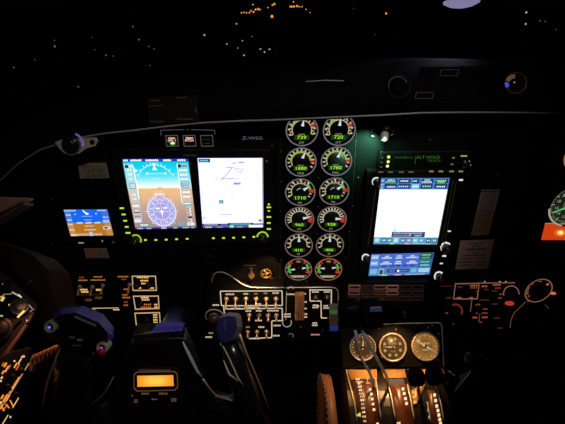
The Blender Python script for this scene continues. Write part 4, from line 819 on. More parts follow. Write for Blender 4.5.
g = G(); g.arc(mpx(PANEL, .0083), 560.5, 232.8, 0, 6.5, 0, 360, E(232, 100, 28), 16, ey=.6); g.arc(mpx(PANEL, .0086), 560.5, 232.8, 0, 3.4, 0, 360, E(255, 190, 70, 1.3), 14, ey=.65); g.arc(mpx(PANEL, .0089), 560.5, 232.6, 0, 1.5, 0, 360, E(255, 250, 190, 1.5), 10, ey=.7); lab(g.build('bulb', o), 'bright bulb spot')
g = G(); g.line(mpx(PANEL, .0063), [(545, 223.4), (566, 223.4)], .8, E(150, 140, 120)); g.build('upper_edge', t)
t = thing('round_gauge', 'sliver of a brown lit round dial at the right edge above the large gauge', 'gauge', PANEL.hit(572, 161))
g = G(); c = PANEL.hit(576, 160, 0); g.lathe(c, (0, -1, 0), [(.023, 0), (.023, .006), (.02, .008), (.018, .004), (0, .004)], PLA, 28); g.build('bezel', t)
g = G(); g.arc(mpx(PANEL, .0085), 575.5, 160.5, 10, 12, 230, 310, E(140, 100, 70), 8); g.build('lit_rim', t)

# ------------------------------------------------------------------ pedestal gauges, quadrant
PG = Plane(V(392, 346, -0.075), (0, -math.cos(R(38)), math.sin(R(38))))
t = thing('tilted_subpanel', 'black tilted gauge panel with silver edge at the head of the pedestal', 'instrument panel', PG.hit(392, 366))
q = [(341, 324.5), (441, 322.4), (444.5, 366), (343, 368)]
g = G(); g.slab(PG, q, -.03, 0, BLK); g.build('board', t)
g = G(); m = mpx(PG, .0006)
g.tube([PG.hit(x, y, .001) for x, y in [(383, 324.3), (400, 323.5), (436, 322.7), (440, 323.2), (441.8, 326), (443.8, 366)]], .0010, M('pale_edge_strip', (.9, .85, .8), .4), 6); lab(g.build('edge_strip', t), 'silver edge strip')
for x, y in ((432, 325.5), (428, 327.5), (379, 328), (438.5, 334), (396, 329.5), (438, 360), (381.5, 356.5)):
    g = G(); g.lathe(PG.hit(x, y, 0), PG.n, [(.0022, 0), (.002, .001), (0, .001)], MET, 10); g.build('screw', t)
BRF = M('bronze_dial_face', (.30, .2, .09), .5, var=.2, scale=400); BRL = E(150, 105, 50); 
def pgauge(px, py, rp, label, n1, n2, col, kind):
    c = PG.hit(px, py, 0); r = rp/F*(c-CAM).dot(FW); n = PG.n; a = Vector((1, 0, 0)); b = n.cross(a)*-1
    if b.z < 0: b = -b
    t = thing('pedestal_gauge', label, 'gauge', c, 'amber lit round gauges on the pedestal')
    g = G(); g.lathe(c, n, [(r, 0), (r, .006), (r*.95, .008), (r*.88, .006), (r*.87, .003)], M('tarnished_rim', (.45, .38, .32), .35, metal=.5), 32); g.build('bezel', t)
    g = G(); g.lathe(c, n, [(r*.9, .001), (r*.9, .0035), (0, .0035)], E(*col), 28); o = g.build('dial', t)  # dial emission stands in for amber post light on the face
    mp = lambda h: (lambda u, v: c+a*(u*r)+b*(v*r)+n*h)
    g = G(); lt = E(190, 150, 90); dk = E(30, 20, 10)
    for k in range(24): g.arc(mp(.0039), 0, 0, .66 if k % 2 == 0 else .74, .82, k*15-2.5, k*15+2.5, lt if kind != 1 else dk, 2, up=1)
    if kind == 1:
        for k in range(8): g.arc(mp(.0039), 0, 0, .5, .68, k*45+12, k*45+30, lt, 3, up=1)
    if kind == 2: g.arc(mp(.0038), 0, 0, .0, .45, 0, 360, E(120, 80, 38), 20, up=1); g.dashes(mp(.0041), 0, .2, .7, .16, 6, lt); g.dashes(mp(.0041), 0, -.25, .5, .12, 5, lt)
    if kind == 1: g.dashes(mp(.0041), 0, .25, .6, .2, 5, E(170, 120, 60)); g.dashes(mp(.0041), .05, -.3, .4, .14, 4, E(140, 100, 50))
    if kind == 0: g.arc(mp(.0041), 0, 0, .42, .55, -80, -20, E(140, 90, 40), 4, up=1); g.arc(mp(.0041), 0, 0, .42, .55, 20, 80, E(120, 80, 35), 4, up=1)
    g.build('scale', o)
    for an in (n1, n2):
        if an is None: continue
        g = G(); an = R(an); ux, uy = math.sin(an), math.cos(an); f = mp(.0055)
        g.pol(f, [(ux*.72, uy*.72), (-uy*.06-ux*.15, ux*.06-uy*.15), (uy*.06-ux*.15, -ux*.06-uy*.15)], E(235, 200, 150)); g.build('needle', t)
    g = G(); g.lathe(c+n*.0036, n, [(.0025, 0), (.0022, .0025), (0, .0025)], GLO, 10); g.build('hub_cap', t)
pgauge(362.3, 347, 13.2, 'left round gauge on the pedestal, darkest dial, behind the power levers', 5, None, (66, 40, 18), 0)
pgauge(392, 346.8, 14.0, 'middle round gauge on the pedestal with bold tick marks', -88, None, (78, 50, 22), 1)
pgauge(424.8, 346, 14.2, 'right round gauge on the pedestal, brightest amber dial', -60, 118, (142, 98, 46), 2)

DR = Drum(-.16, .39, .13)
class DrumN(Drum):
    pass
def dsurf(h): return lambda x, y: DR.hit(x, y, h)
XL, XR = DR.hit(344, 405).x, DR.hit(446, 405).x
t = thing('throttle_quadrant', 'curved pedestal quadrant with bronze top and backlit lever scales', 'throttle quadrant', Vector(((XL+XR)/2, -.16, 0)))
QD = t
g = G(); x0, x1 = DR.hit(346, 385).x, DR.hit(443, 385).x
N = 28; A = [(-.16+math.cos(R(a))*.13, .39+math.sin(R(a))*.13) for a in [30+180*i/N for i in range(N+1)]]
prof = A + [(-.285, .0), (-.05, .0)]
g.prism([Vector((x0, y, z)) for y, z in prof], [Vector((x1, y, z)) for y, z in prof], M('quadrant_dark_brown', (.008, .005, .004), .35, bump=.1)); g.build('housing', t)
# bronze upper plates between the slots, and reddish scale plates below
def dplate(name, tl, tr, br, bl, m, h, n=10, lb=None):
    g = G(); a = []; b = []
    vs = []
    for i in range(n+1):
        v = i/n; xl = tl[0]+(bl[0]-tl[0])*v; yl = tl[1]+(bl[1]-tl[1])*v; xr = tr[0]+(br[0]-tr[0])*v; yr = tr[1]+(br[1]-tr[1])*v
        vs += [DR.hit(xl, yl, h), DR.hit((xl+xr)/2, (yl+yr)/2, h), DR.hit(xr, yr, h)]
    k = len(vs); C0 = Vector((0, -.16, .39)); lo = []
    for p in vs:
        rd = Vector((0, p.y+.16, p.z-.39)).normalized(); lo.append(p-rd*(h+.001))
    fs = [[3*i+j, 3*i+j+1, 3*i+j+4, 3*i+j+3] for i in range(n) for j in range(2)]
    fs += [[3*i, 3*i+3, k+3*i+3, k+3*i] for i in range(n)] + [[3*i+2, k+3*i+2, k+3*i+5, 3*i+5] for i in range(n)]
    fs += [[0, k, k+1, 1], [1, k+1, k+2, 2]]
    g.add(vs+lo, fs, m, True); o = g.build(name, t)
    if lb: lab(o, lb)
    return o
dplate('bronze_cap', (347, 368.3), (377, 367.6), (377, 379), (352, 379.5), AMBP, .0035, lb='bronze painted upper plate')
dplate('bronze_cap', (381, 367.6), (405, 367.5), (406, 377.5), (385, 378.5), AMBP, .0035, lb='bronze painted upper plate')
dplate('bronze_cap', (407, 367.4), (443, 366.6), (445, 374), (410, 376), AMBP, .0035, lb='bronze painted upper plate')
p1 = dplate('scale_plate', (352.5, 380), (375.5, 379.5), (382, 426), (361, 426), DRED, .003, lb='dark red brown power scale plate')
p2 = dplate('scale_plate', (389.5, 385), (407.5, 384), (415, 426), (397, 426), DRED, .003)
p3 = dplate('scale_plate', (411.5, 390), (425.5, 384), (417, 404), (413.5, 404), AMBP, .003, lb='bronze triangular plate')
p4 = dplate('scale_plate', (427.5, 390), (438, 390), (444, 426), (431.5, 426), DRED, .003)
for ln in ([(345.5, 367), (350.7, 388), (355, 406), (357.5, 426)], [(375.5, 378), (378.5, 400), (382, 426)], [(387, 378), (392, 400), (396.5, 426)], [(407.5, 384), (411.5, 404), (415.5, 426)], [(427.3, 402), (429.5, 413), (431.5, 426)], [(437, 388), (441.5, 406), (444.5, 426)]):
    g = G(); pts = []
    for (a0, b0), (a1_, b1_) in zip(ln, ln[1:]):
        pts += [DR.hit(a0+(a1_-a0)*k/4, b0+(b1_-b0)*k/4, .0045) for k in range(4)]
    g.tube(pts, .0013, M('bright_brass_rail', (.9, .7, .35), .35, metal=.4) if ln[0][0] < 346 else M('bright_steel_rail', (.8, .78, .75), .35, metal=.4), 6); lab(g.build('slot_rail', t), 'thin metal rail')
m = dsurf(.0045); WQ = E(255, 225, 170, 1.1)
g = G()
for k, (x, y) in enumerate([(358, 379), (359.3, 383.4), (360, 386.5), (360.6, 390), (361.2, 393.5), (361.8, 396.5), (362.5, 400), (362.9, 404), (363.4, 408), (364, 412), (364.4, 416.5), (365, 421)]):
    g.dashes(m, x, y, 3.2 if k % 2 else 4.2, 2.2, 2 if k != 2 else 3, WQ if k < 4 or k % 3 == 0 else E(220, 180, 130))
g.rect(m, 356, 381.4, 363, 382.3, WQ); g.text(m, 'I', 367.5, 380, 4, WQ); g.line(m, [(366, 383), (370, 383)], .8, WQ)
for x, y in [(370, 389.5), (371.3, 394), (372.2, 399), (373, 404), (373.9, 409.5), (377.5, 424)]: g.rect(m, x-1.1, y-1.3, x+1.3, y+1.4, WQ)
g.pol(m, [(355.6, 415.4), (360.4, 412.2), (360.8, 416.8)], E(215, 215, 90)); lab(g.build('backlit_lettering', p1), 'backlit white power lever scale')
g = G()
for x, y in [(403, 388.8), (404.2, 393.4), (405.5, 398.5), (406.6, 403.4)]: g.rect(m, x-1.3, y-1.5, x+1.3, y+1.6, WQ)
g.dashes(m, 399, 422.8, 4, 2, 2, WQ); g.build('backlit_lettering', p2)
g = G()
for x, y in [(413.5, 392.3), (414.3, 397), (415.3, 402)]: g.dashes(m, x, y, 3.2, 2.6, 2, E(240, 190, 80))
g.build('backlit_lettering', p3)
g = G()
for x, y in [(434.6, 395), (435.6, 400.5), (436.8, 406), (438, 410.5), (438.9, 415), (439.8, 419.5), (440.6, 423.5)]: g.rect(m, x-1.3, y-1.6, x+1.3, y+1.6, WQ)
for x, y in [(428, 410), (429, 417)]: g.rect(m, x-.5, y-1.4, x+.5, y+1.4, E(200, 190, 170))
g.build('backlit_lettering', p4)
g = G(); g.slab(Plane(DR.hit(398, 382, .004), (0, -.5, .86)), [(388.6, 379), (403.5, 378.5), (405, 385), (390.5, 386)], 0, .002, M('slate_blue_gate', (.10, .12, .2), .4)); lab(g.build('gate_plate', t), 'slate blue gate plate')
# levers
for k, (ln, label, gx) in enumerate((([(355.5, 331, -.20), (356.5, 342, -.195), (360.5, 357, -.185), (369, 371, -.17), (375, 388, -.16)], 'left power lever with blue lit shaft in front of the left pedestal gauge', 344), ([(362.5, 331, -.20), (368, 343, -.195), (375.5, 356, -.185), (386, 375, -.17), (389, 386, -.16)], 'right power lever with blue lit shaft beside the left pedestal gauge', 366))):
    pts = [V(x, y, Y) for x, y, Y in ln]; base = DR.hit(ln[-1][0], ln[-1][1], 0)
    t = thing('power_lever', label, 'lever', base)
    pts[-1] = base; g = G(); g.tube(pts, [.0022, .0021, .0021, .0022, .0024], M('steel_blue_sheen', (.75, .8, 1.0), .3, metal=.4), 10); g.build('shaft', t)  # shaft's bluish colour carries the blue light falling on the steel
    g = G(); gp = PL(-.2)
    x0_ = 339.5 if k == 0 else 361.6; x1_ = 361 if k == 0 else 384
    g.slab(gp, [(x0_+1, 313), (x0_+3, 311.5), (x1_-3, 310.5), (x1_-.4, 312.5), (x1_, 325), (x1_-2, 328.5), (x0_+2, 329.5), (x0_, 327)], -.014, .014, VIN); g.build('grip', t, bevel=.004)
    g = G(); g.slab(gp, [(x0_+9, 308.6), (x1_-2.5, 308), (x1_-1.5, 311.6), (x0_+8, 312)], .011, .0145, M('blue_cap_sheen', (.1, .15, .4), .5) if k else GLO); o = g.build('grip_cap', t)  # right cap's blue is the grip top's reflection put into colour
    if k: lab(o, 'grip top with its blue reflection painted on')
for k, (x, y, lb) in enumerate(((418, 375, 'black ball topped propeller lever, left of the pair on the quadrant'), (436, 374, 'black ball topped propeller lever, right of the pair on the quadrant'))):
    b = DR.hit(x, y+14, 0); t = thing('propeller_lever', lb, 'lever', b); tp = V(x, y+2, -.235)
    g = G(); g.tube([b, tp], .003, DMET, 8); g.build('shaft', t)
    g = G(); g.lathe(tp+Vector((-.014, 0, 0)), (1, 0, 0), [(.006, 0), (.012, .003), (.0135, .01), (.012, .018), (.008, .022), (0, .023)], VIN, 18); g.build('knob', t)
b = DR.hit(447, 385, 0); t = thing('condition_lever', 'stubby black lever with pale clip at the right of the quadrant', 'lever', b)
g = G(); g.tube([b, V(450, 374, -.21)], .003, DMET, 8); g.build('shaft', t)
g = G(); g.lathe(V(446, 377, -.21), (1, -.2, 0), [(.005, 0), (.0095, .004), (.0095, .015), (.006, .018), (0, .019)], VIN, 16); g.build('knob', t)
g = G(); g.tube([V(449, 371, -.215), V(452, 374, -.215), V(455, 376, -.215), V(452, 381, -.215)], .001, WHT, 6); lab(g.build('clip', t), 'pale wire clip')
# lit triangular plate and friction knobs
t = thing('side_plate', 'small bronze triangular plate right of the throttle levers', 'plate', V(463, 392, -.16))
pp_ = Plane(V(463, 380, -.17), (-.3, -.6, .7))
g = G(); g.slab(pp_, [(455, 391.5), (457, 376), (471.5, 369.5), (468, 377)], -.003, 0, M('copper_brown_paint', (.25, .12, .06), .35)); g.build('plate', t)
g = G(); g.tube([pp_.hit(454.5, 392, .001), pp_.hit(471, 371, .001)], .0009, WHT, 6); g.build('edge', t)
t = thing('friction_knob', 'dark friction knob with glinting copper tip right of the pedestal gauges', 'knob', V(478, 362, -.12))
g = G(); g.tube([V(467, 358, -.128), Vector((V(467,358,-.13).x+.006, .03, V(467,358,-.13).z-.01))], .0035, VIN, 8); g.build('shaft', t)
g = G(); g.lathe(V(467, 358, -.13), (1, -.1, 0), [(.006, -.004), (.011, 0), (.011, .012), (.007, .016), (.005, .028), (.003, .03)], PLA, 18); g.build('knob', t)
g = G(); g.tube([V(482, 355, -.13), V(486.5, 357.5, -.13), V(488.5, 359.8, -.13), V(485.5, 360, -.13)], [.001, .002, .0012, .0008], M('copper_tip', (.7, .3, .15), .3, metal=.5), 8); lab(g.build('tip', t), 'copper tip')
g = G(); g.tube([V(466, 353.5, -.145), V(469, 352.6, -.145), V(471, 354, -.145), V(471, 357, -.145)], .0009, MET, 6); g.build('ring', t)
# trim wheel
cw = V(341, 432, -.22); rw = .135
t = thing('trim_wheel', 'brown elevator trim wheel with knurled silver edge left of the quadrant', 'wheel', Vector((cw.x, cw.y, cw.z-.0)))
wx0, wx1 = V(334, 395, -.24).x, V(345, 395, -.24).x
wc = Vector((wx0, -.17, .385)); 
g = G(); g.lathe(wc, (1, 0, 0), [(.04, 0), (.122, 0), (.126, .001), (.126, wx1-wx0), (.04, wx1-wx0)], M('brown_wheel_rubber', (.30, .13, .06), .45, bump=.3, scale=200), 64); g.build('tyre', t)
g = G()
for k in range(72):
    a = 2*math.pi*k/72; p = wc+Vector((-.0005, math.cos(a)*.1265, math.sin(a)*.1265)); g.ball(p, .0024, M('knurl_metal', (.5, .38, .25), .4, metal=.7), 6)
lab(g.build('knurled_edge', t), 'knurled bronze edge')
g = G(); g.lathe(wc+Vector((-.004, 0, 0)), (1, 0, 0), [(.02, 0), (.02, .004+(wx1-wx0)+.0), (0, .004+(wx1-wx0))], DMET, 16); g.lathe(wc+Vector((.003, 0, 0)), (1, 0, 0), [(.019, 0), (.042, 0), (.042, .004), (.019, .004)], PLA, 24); g.build('wheel_hub', t)

# ------------------------------------------------------------------ left side console
SC1 = Plane(V(15, 305, -.16), (.62, -.28, .73))
t = thing('side_console', 'angled left side console with knobs at the lower left corner', 'console', SC1.hit(5, 372, -.04))
g = G(); g.slab(SC1, [(-30, 250), (-2, 268), (12, 279), (39, 304.5), (28, 326), (-6, 378), (-40, 390)], -.05, 0, M('console_dark_brown', (.04, .022, .015), .5)); g.build('body', t, bevel=.003)
g = G(); g.slab(SC1, [(-26, 268), (0, 280), (12, 291), (34, 308), (25, 323), (-8, 368), (-30, 370)], 0, .002, BLK); g.build('face_plate', t)
g = G(); m = mpx(SC1, .0026); YW = E(230, 200, 120); GW = E(150, 145, 125)
g.line(m, [(16, 294), (25, 300.5), (33.5, 310)], .9, E(165, 160, 140)); g.line(m, [(12, 292), (18, 295.5)], 1.3, E(185, 180, 150)); g.line(m, [(18, 294.6), (21.5, 297.4)], 1.6, E(235, 230, 195))
g.line(m, [(3, 294.5), (12, 293.8)], 1.0, E(120, 115, 90)); g.arc(m, 7, 284.5, 2.2, 3.2, -180, 100, GW, 12); g.dashes(m, 3.5, 284, 2.5, 1.4, 2, YW)
g.pol(m, [(0, 300.5), (2.6, 296.5), (5.2, 297.5), (2.6, 301.6)], YW); g.pol(m, [(0, 296.3), (4, 295.2), (4, 296.6), (0, 298)], E(200, 150, 70)); g.rect(m, 8.5, 304, 12.5, 306, E(225, 185, 80)); g.rect(m, 0, 315, 3, 317, E(170, 165, 110)); g.line(m, [(30, 312), (33, 309)], .8, GW); g.line(m, [(27, 321.5), (26, 322.5)], 1.2, GW)
g.build('backlit_lettering', t)
ko = knob(t, 18.5, 308, .013, .012, M('grey_knob', (.10, .1, .09), .4), .002, sf=SC1)
g = G(); g.line(mpx(SC1, .0158), [(17.5, 317.5), (24.5, 310.5)], 2.2, E(240, 205, 110)); lab(g.build('pointer', ko), 'bright yellow pointer line')
knob(t, 7, 284.5, .006, .006, PLA, .002, sf=SC1)
ri = knob(t, -2, 330, .018, .012, PLA, .002, sf=SC1); g = G(); g.arc(mpx(SC1, .003), -3, 331, 8, 9.8, 0, 150, E(150, 155, 105), 12); lab(g.build('lit_arc', ri), 'pale green lit arc')
for x, y in ((33, 309.8), (27, 321), (22, 299)): g = G(); g.lathe(SC1.hit(x, y, .002), SC1.n, [(.0025, 0), (.002, .0015), (0, .0015)], MET, 10); g.build('screw', t)
SC2 = Plane(V(15, 395, -.27), (.7, -.2, .69))
t = thing('circuit_breaker_panel', 'slanted side panel crowded with bright orange backlit legends at the lower left', 'switch panel', SC2.hit(5, 430, -.03))
g = G(); g.slab(SC2, [(-30, 372), (8, 352), (32, 346), (26, 372), (8, 430), (-30, 445)], -.04, 0, BLK); g.build('body', t, bevel=.002)
g = G(); m = mpx(SC2, .0007); O1 = E(245, 140, 50, 1.1); O2 = E(195, 105, 40); O3 = E(235, 190, 120)
def diag(x, y, L, w_, mt, sl=(.52, -.85), n=1):
    g.line(m, [(x, y), (x+sl[0]*L, y+sl[1]*L)], w_, mt)
for x, y, L, w_, mt in [(2, 366, 4, 1.6, O2), (4, 367, 5, 1.8, O1), (5, 372, 7, 1.7, O1), (2, 374, 4, 1.7, O1), (8, 369, 5, 1.3, O2), (14, 368, 6, 1.5, O1), (16, 370, 7, 1.3, O2), (18, 364, 7, 1.3, O3), (21, 359, 5, 1.1, O2), (1, 379, 3, 1.6, O3), (12, 389, 8, 1.8, O1), (14, 386, 7, 1.4, O2), (16, 382, 6, 1.1, O1), (3, 402, 9, 1.9, O1), (6, 401, 7, 1.5, O1), (1, 399, 5, 1.8, O1), (0, 404, 3, 2, O3), (8, 395, 5, 1.3, O2), (3, 411, 6, 1.3, O2), (0, 409, 6, 1.6, O1)]:
    diag(x, y, L, w_, mt)
for x, y in ((28, 357), (24, 377), (19, 388), (17.5, 399), (2, 425)): pass
diag(2, 425, 32, 1.0, O3); diag(4, 404, 48, .8, E(205, 170, 120)); g.line(m, [(10, 400), (13, 406)], 1.2, O1); g.line(m, [(6, 404), (9, 408)], 1.4, O1); g.line(m, [(1, 405), (4, 411)], 1.5, O1)
for x, y in ((14.5, 361), (24, 356.5), (1, 381), (10.5, 417), (22, 357)): g.arc(m, x, y, 0, 1, 0, 360, E(220, 210, 180), 8)
g.build('backlit_lettering', t)
for x, y in ((11, 378), (6, 388), (20, 372), (9, 412), (15, 396)):
    g = G(); g.lathe(SC2.hit(x, y, 0), SC2.n, [(.0042, 0), (.0042, .006), (.0025, .008), (0, .008)], PLA, 12); g.build('breaker_button', t)
# ribbed brown boot between console and yoke
t = thing('ribbed_boot', 'ribbed brown leather boot between the side console and the left yoke horn', 'boot', V(44, 372, -.2))
g = G(); BS = Plane(V(44, 355, -.2), (.2, -.6, .75))
g.slab(BS, [(27, 366), (31, 355), (58, 343.5), (60, 350), (34, 366), (30, 375)], -.02, 0, BRN); g.build('body', t, bevel=.003)
for k in range(7):
    g = G(); x = 33.5+k*4; y = 357-k*1.8; g.tube([BS.hit(x, y-1.5, .001), BS.hit(x-1, y+4.5, .001)], .0016, BRN, 6); g.build('rib', t)
t = thing('knee_panel', 'reddish brown curved trim between the side console and the left grip head', 'trim panel', V(45, 300, -.1))
g = G(); A = [V(x, y, -.13) for x, y in [(-20, 240), (2, 256), (12, 270), (36, 296), (43, 305), (36, 322), (44, 338), (58, 344), (66, 338), (54, 300), (46, 268), (32, 254), (8, 244), (-20, 236)]]
g.prism(A, [p+Vector((.01, .04, -.04)) for p in A], M('red_brown_trim', (.022, .007, .004), .7, bump=.2)); g.build('cover', t, bevel=.004)
# left window sill piece
t = thing('armrest_pad', 'brownish tan padded sill at the far left below the glareshield', 'pad', V(12, 215, -.12))
g = G(); A = [V(-20, 196, -.12), V(0, 196.6, -.12), V(18, 197.5, -.12), V(26.5, 197.3, -.12), V(23, 200.5, -.12), V(5, 210, -.12), V(-20, 222, -.12)]
g.prism(A, [p+Vector((0, .02, -.012)) for p in A], M('tan_leather', (.6, .34, .25), .5, bump=.2)); g.build('cushion', t, bevel=.003)
g = G(); A = [V(-20, 226, -.115), V(0, 215.5, -.115), V(24, 202.5, -.115), V(24, 205, -.115), V(0, 219.5, -.115), V(-20, 231, -.115)]
g.prism(A, [p+Vector((0, .02, -.012)) for p in A], M('tan_trim', (.16, .1, .08), .5)); g.build('trim', t)

# ------------------------------------------------------------------ yoke
YY = -.25; YP = PL(YY)
t = thing('control_yoke', 'glossy black pilot control yoke with a clock in its hub and two horns', 'yoke', V(158, 424, YY))
YK = t
def loft(rings, m, name, parent, smooth=True):
    g = G(); n = len(rings[0]); vs = [p for r_ in rings for p in r_]
    fs = [[i*n+j, i*n+(j+1) % n, (i+1)*n+(j+1) % n, (i+1)*n+j] for i in range(len(rings)-1) for j in range(n)]
    g.add(vs, fs, m, smooth); g.add(rings[0], [list(range(n))[::-1]], m); g.add(rings[-1], [list(range(n))], m)
    return g.build(name, parent)
# hub: front face, sloped blue-lit top
front = [(130, 343.5), (140, 341), (178, 338), (185, 338.5), (190, 352), (199, 374), (209, 392), (217, 400), (219, 408), (205, 419), (165, 422.5), (125, 422), (110, 418), (108, 408), (114, 390), (122, 365)]
ys = [(136, 327, -.19), (141, 325.6, -.19), (178, 325, -.19), (186, 325.8, -.19), (194, 343, -.2), (203, 368, -.21), (213, 388, -.215), (220, 396, -.22), (222, 405, -.22), (210, 416, -.21), (168, 419, -.2), (128, 418, -.2), (112, 414, -.2), (110, 402, -.2), (116, 384, -.2), (126, 352, -.195)]
g = G(); A = [V(x, y, YY) for x, y in front]; B = [V(x, y, Y) for x, y, Y in ys]
mid = [(a*.5+b*.5)+Vector((0, -.001, .001)) for a, b in zip(A, B)]
g.prism(A, B, GLO); g.build('hub', t, bevel=.003)
# top deck
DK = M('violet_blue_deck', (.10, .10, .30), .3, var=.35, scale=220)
g = G(); a = [V(133.5, 339.5, -.243), V(184, 336, -.243), V(186, 326.4, -.2), V(138, 327, -.2)]; nn = (a[1]-a[0]).cross(a[3]-a[0]).normalized(); nn = nn if nn.z > 0 else -nn
a2_ = [p+nn*.006 for p in a]; g.prism(a2_, [p+nn*.001 for p in a], GLO); g.build('top_cover', t)
mp_ = lambda u, v: (a2_[0]*(1-u)+a2_[1]*u)*(1-v)+(a2_[3]*(1-u)+a2_[2]*u)*v+nn*.0006
g = G(); mt = M('blue_deck_sheen', (.10, .09, .62), .35, var=.5, scale=350); g.pol(mp_, [(.36, .04), (.97, .04), (.99, .96), (.42, .96)], mt); lab(g.build('deck_sheen', t), 'blue violet sheen patch painted on the hub top')  # blue screen reflection on the deck, painted as a patch
g = G()
for k in range(9): g.pol(lambda u, v: mp_(u, v)+nn*.0003, [(.42+k*.06, .2+.1*(k % 3)), (.46+k*.06, .2+.1*(k % 3)), (.465+k*.06, .55), (.425+k*.06, .5)], M('dark_indigo_mark', (.03, .03, .14), .4))  # darker breaks drawn in the painted sheen
g.build('sheen_marks', t)
# LCD clock
q = [(137.2, 375.8), (173.2, 375.2), (173.8, 386), (137.4, 386.8)]
g = G(); g.slab(YP, [(134, 375), (136, 372.5), (174.5, 371.8), (177, 374), (177.6, 387), (175, 390), (137, 391), (134, 388.5)], 0, .003, PLA); ck = g.build('clock', t, bevel=.001)
g = G(); ou_ = [(133.6, 375), (136, 372), (174.8, 371.3), (177.4, 374), (178, 387.2), (175.2, 390.6), (136.8, 391.6), (133.6, 388.6)]
g.frame(YP, ou_, [(x+(.7 if x < 155 else -.7), y+(.7 if y < 381 else -.7)) for x, y in ou_], .003, .0035, E(95, 62, 42)); g.build('clock_frame', ck)
mq = bil(YP, q, .0034, 36, 10); g = G()
for i in range(12):
    for j in range(4):
        d_ = min(i, 11-i)/5.5; e_ = 1-abs(j-1.5)/3.5; gg = int(150+62*min(1, d_*1.5)*e_); g.rect(mq, i*3, j*2.5, i*3+3, j*2.5+2.5, E(255, gg, int(40+60*d_*e_), 1.05))
g.build('clock_screen', ck)['label'] = 'glowing amber screen'
g = G(); m = mpx(YP, .0006); lb_ = E(105, 72, 55)
g.dashes(m, 155, 371.0-.8, 32, 1.2, 16, E(80, 58, 48)); g.dashes(m, 145.5, 393.6, 8, 1.8, 4, lb_); g.dashes(m, 163.5, 393.6, 9, 1.8, 4, lb_); g.rect(m, 131.5, 395, 133, 396.2, lb_); g.build('clock_lettering', t)
for x, y, w_ in ((136, 401, 5.5), (154.5, 400.2, 8), (174, 399.8, 7.5)):
    g = G(); g.slab(YP, [(x-w_/2, y-2.6), (x+w_/2, y-2.6), (x+w_/2, y+2.6), (x-w_/2, y+2.6)], 0, .002, PLA); g.dashes(mpx(YP, .0024), x, y-.9, w_*.75, 1.3, 4, lb_)
    if w_ != 8: g.dashes(mpx(YP, .0024), x, y+1.2, w_*.75, 1.2, 3, lb_)
    g.build('clock_button', ck)
g = G(); g.tube([V(183, 342, -.253), V(189, 355, -.253), V(197, 371, -.253), V(202, 377, -.253)], [.0010, .0024, .0022, .0010], M('blue_white_glint', (.6, .75, .9), .25), 6); g.build('edge_glint', t)  # blue-white glint on the hub's right edge, modelled as a pale tube
# shaft to the panel
g = G(); p0 = V(160, 350, -.2); p1_ = V(177, 312.5, -.033); g.tube([p0, p1_], [.02, .016], M('tube_blue_sheen', (.10, .12, .3), .3, metal=.3), 24); g.lathe(p1_+Vector((0, -.006, 0)), (0, -1, 0), [(.0225, 0), (.0225, .004), (.019, .006)], PLA, 28); g.build('column_shaft', t)  # blue light on the tube is put into its colour
# arm linking hub to right horn, bottom bars
g = G(); g.tube([V(200, 400, -.235), V(225, 404, -.24), V(250, 410, -.25), V(262, 432, -.255)], [.018, .015, .018, .02], GLO, 16); g.build('cross_arm', t); g = G(); g.tube([V(115, 410, -.235), V(98, 428, -.24), V(75, 440, -.245)], [.02, .022, .024], GLO, 16); g.build('cross_arm', t)
g = G(); g.tube([V(203, 379, -.262), V(210, 389, -.262), V(217, 396.5, -.262), V(232, 400.5, -.262), V(249, 404.5, -.262)], .0011, M('copper_glint', (.85, .55, .32), .3, metal=.4), 6); g.build('arm_glint', t)  # warm glint along the arm, drawn as a bright tube
# left horn: tube and head
g = G(); g.tube([V(80, 340, -.245), V(74, 362, -.245), V(70, 385, -.245), V(68, 410, -.245), V(72, 440, -.245)], [.022, .025, .028, .03, .03], GLO, 18); lh = g.build('left_horn', t)
g = G(); g.tube([V(60, 348, -.27), V(54, 363, -.272), V(48, 380, -.274), V(44, 398, -.276), V(42, 418, -.276)], [.0006, .0013, .0012, .0014, .001], M('brass_glint', (.85, .72, .35), .35, metal=.4), 6); g.build('horn_glint', lh)  # highlight down the horn's left side, made as a bright tube
g = G(); g.tube([V(113.5, 377, -.262), V(106, 391, -.262), V(96, 401, -.262), V(86, 407.5, -.262)], .0009, M('copper_glint', (.85, .55, .32), .3, metal=.4), 6); g.build('horn_glint', lh)  # copper-toned glint painted on the horn's right side
HF = -.275
ft = [(53, 320), (60, 314.5), (76, 312.5), (99, 322.5), (108, 333), (108, 343), (98, 349.5), (84, 352.5), (66, 348.5), (54, 335)]
bk = [(54, 311.5, -.235), (61, 308, -.235), (84.5, 305.6, -.235), (103.5, 313.8, -.235), (114, 327, -.235), (114.5, 338, -.235), (103, 346, -.235), (86, 349, -.235), (68, 345, -.235), (55, 330, -.235)]
g = G(); A = [V(x, y, HF) for x, y in ft]; B = [V(x, y, Y) for x, y, Y in bk]; 
HM = M('plastic_violet_sheen', (.10, .09, .40), .28)  # black plastic; violet screen light is put into this colour
g.prism(A, B, HM, GLO); hh = g.build('left_grip_head', t, bevel=.002); lab(hh, 'angular black grip head with violet blue sheen coloured into its top')
HP = PL(HF)
g = G(); g.slab(HP, [(74.5, 316.2), (96, 325.6), (95.5, 327), (74.3, 317.8)], .0005, .0015, M('pale_slot', (.3, .3, .55), .4)); g.build('slot', hh)
g = G(); g.text(mpx(HP, .0006), 'TRIM', 72, 337.4, 1.6, E(58, 56, 56), asp=1.2); g.text(mpx(HP, .0006), 'PTT', 80, 340.3, 1.8, E(85, 82, 80), asp=1.3); g.dashes(mpx(HP, .0006), 77, 345.5, 9, .8, 5, E(40, 38, 38)); g.build('lettering', hh)
g = G(); e1_ = V(103, 316.5, -.253); 
pl_ = Plane(V(108, 328, -.255), (B[3]-A[3]).cross(A[4]-A[3])); 
if pl_.n.dot(CAM-pl_.p) < 0: pl_.n = -pl_.n
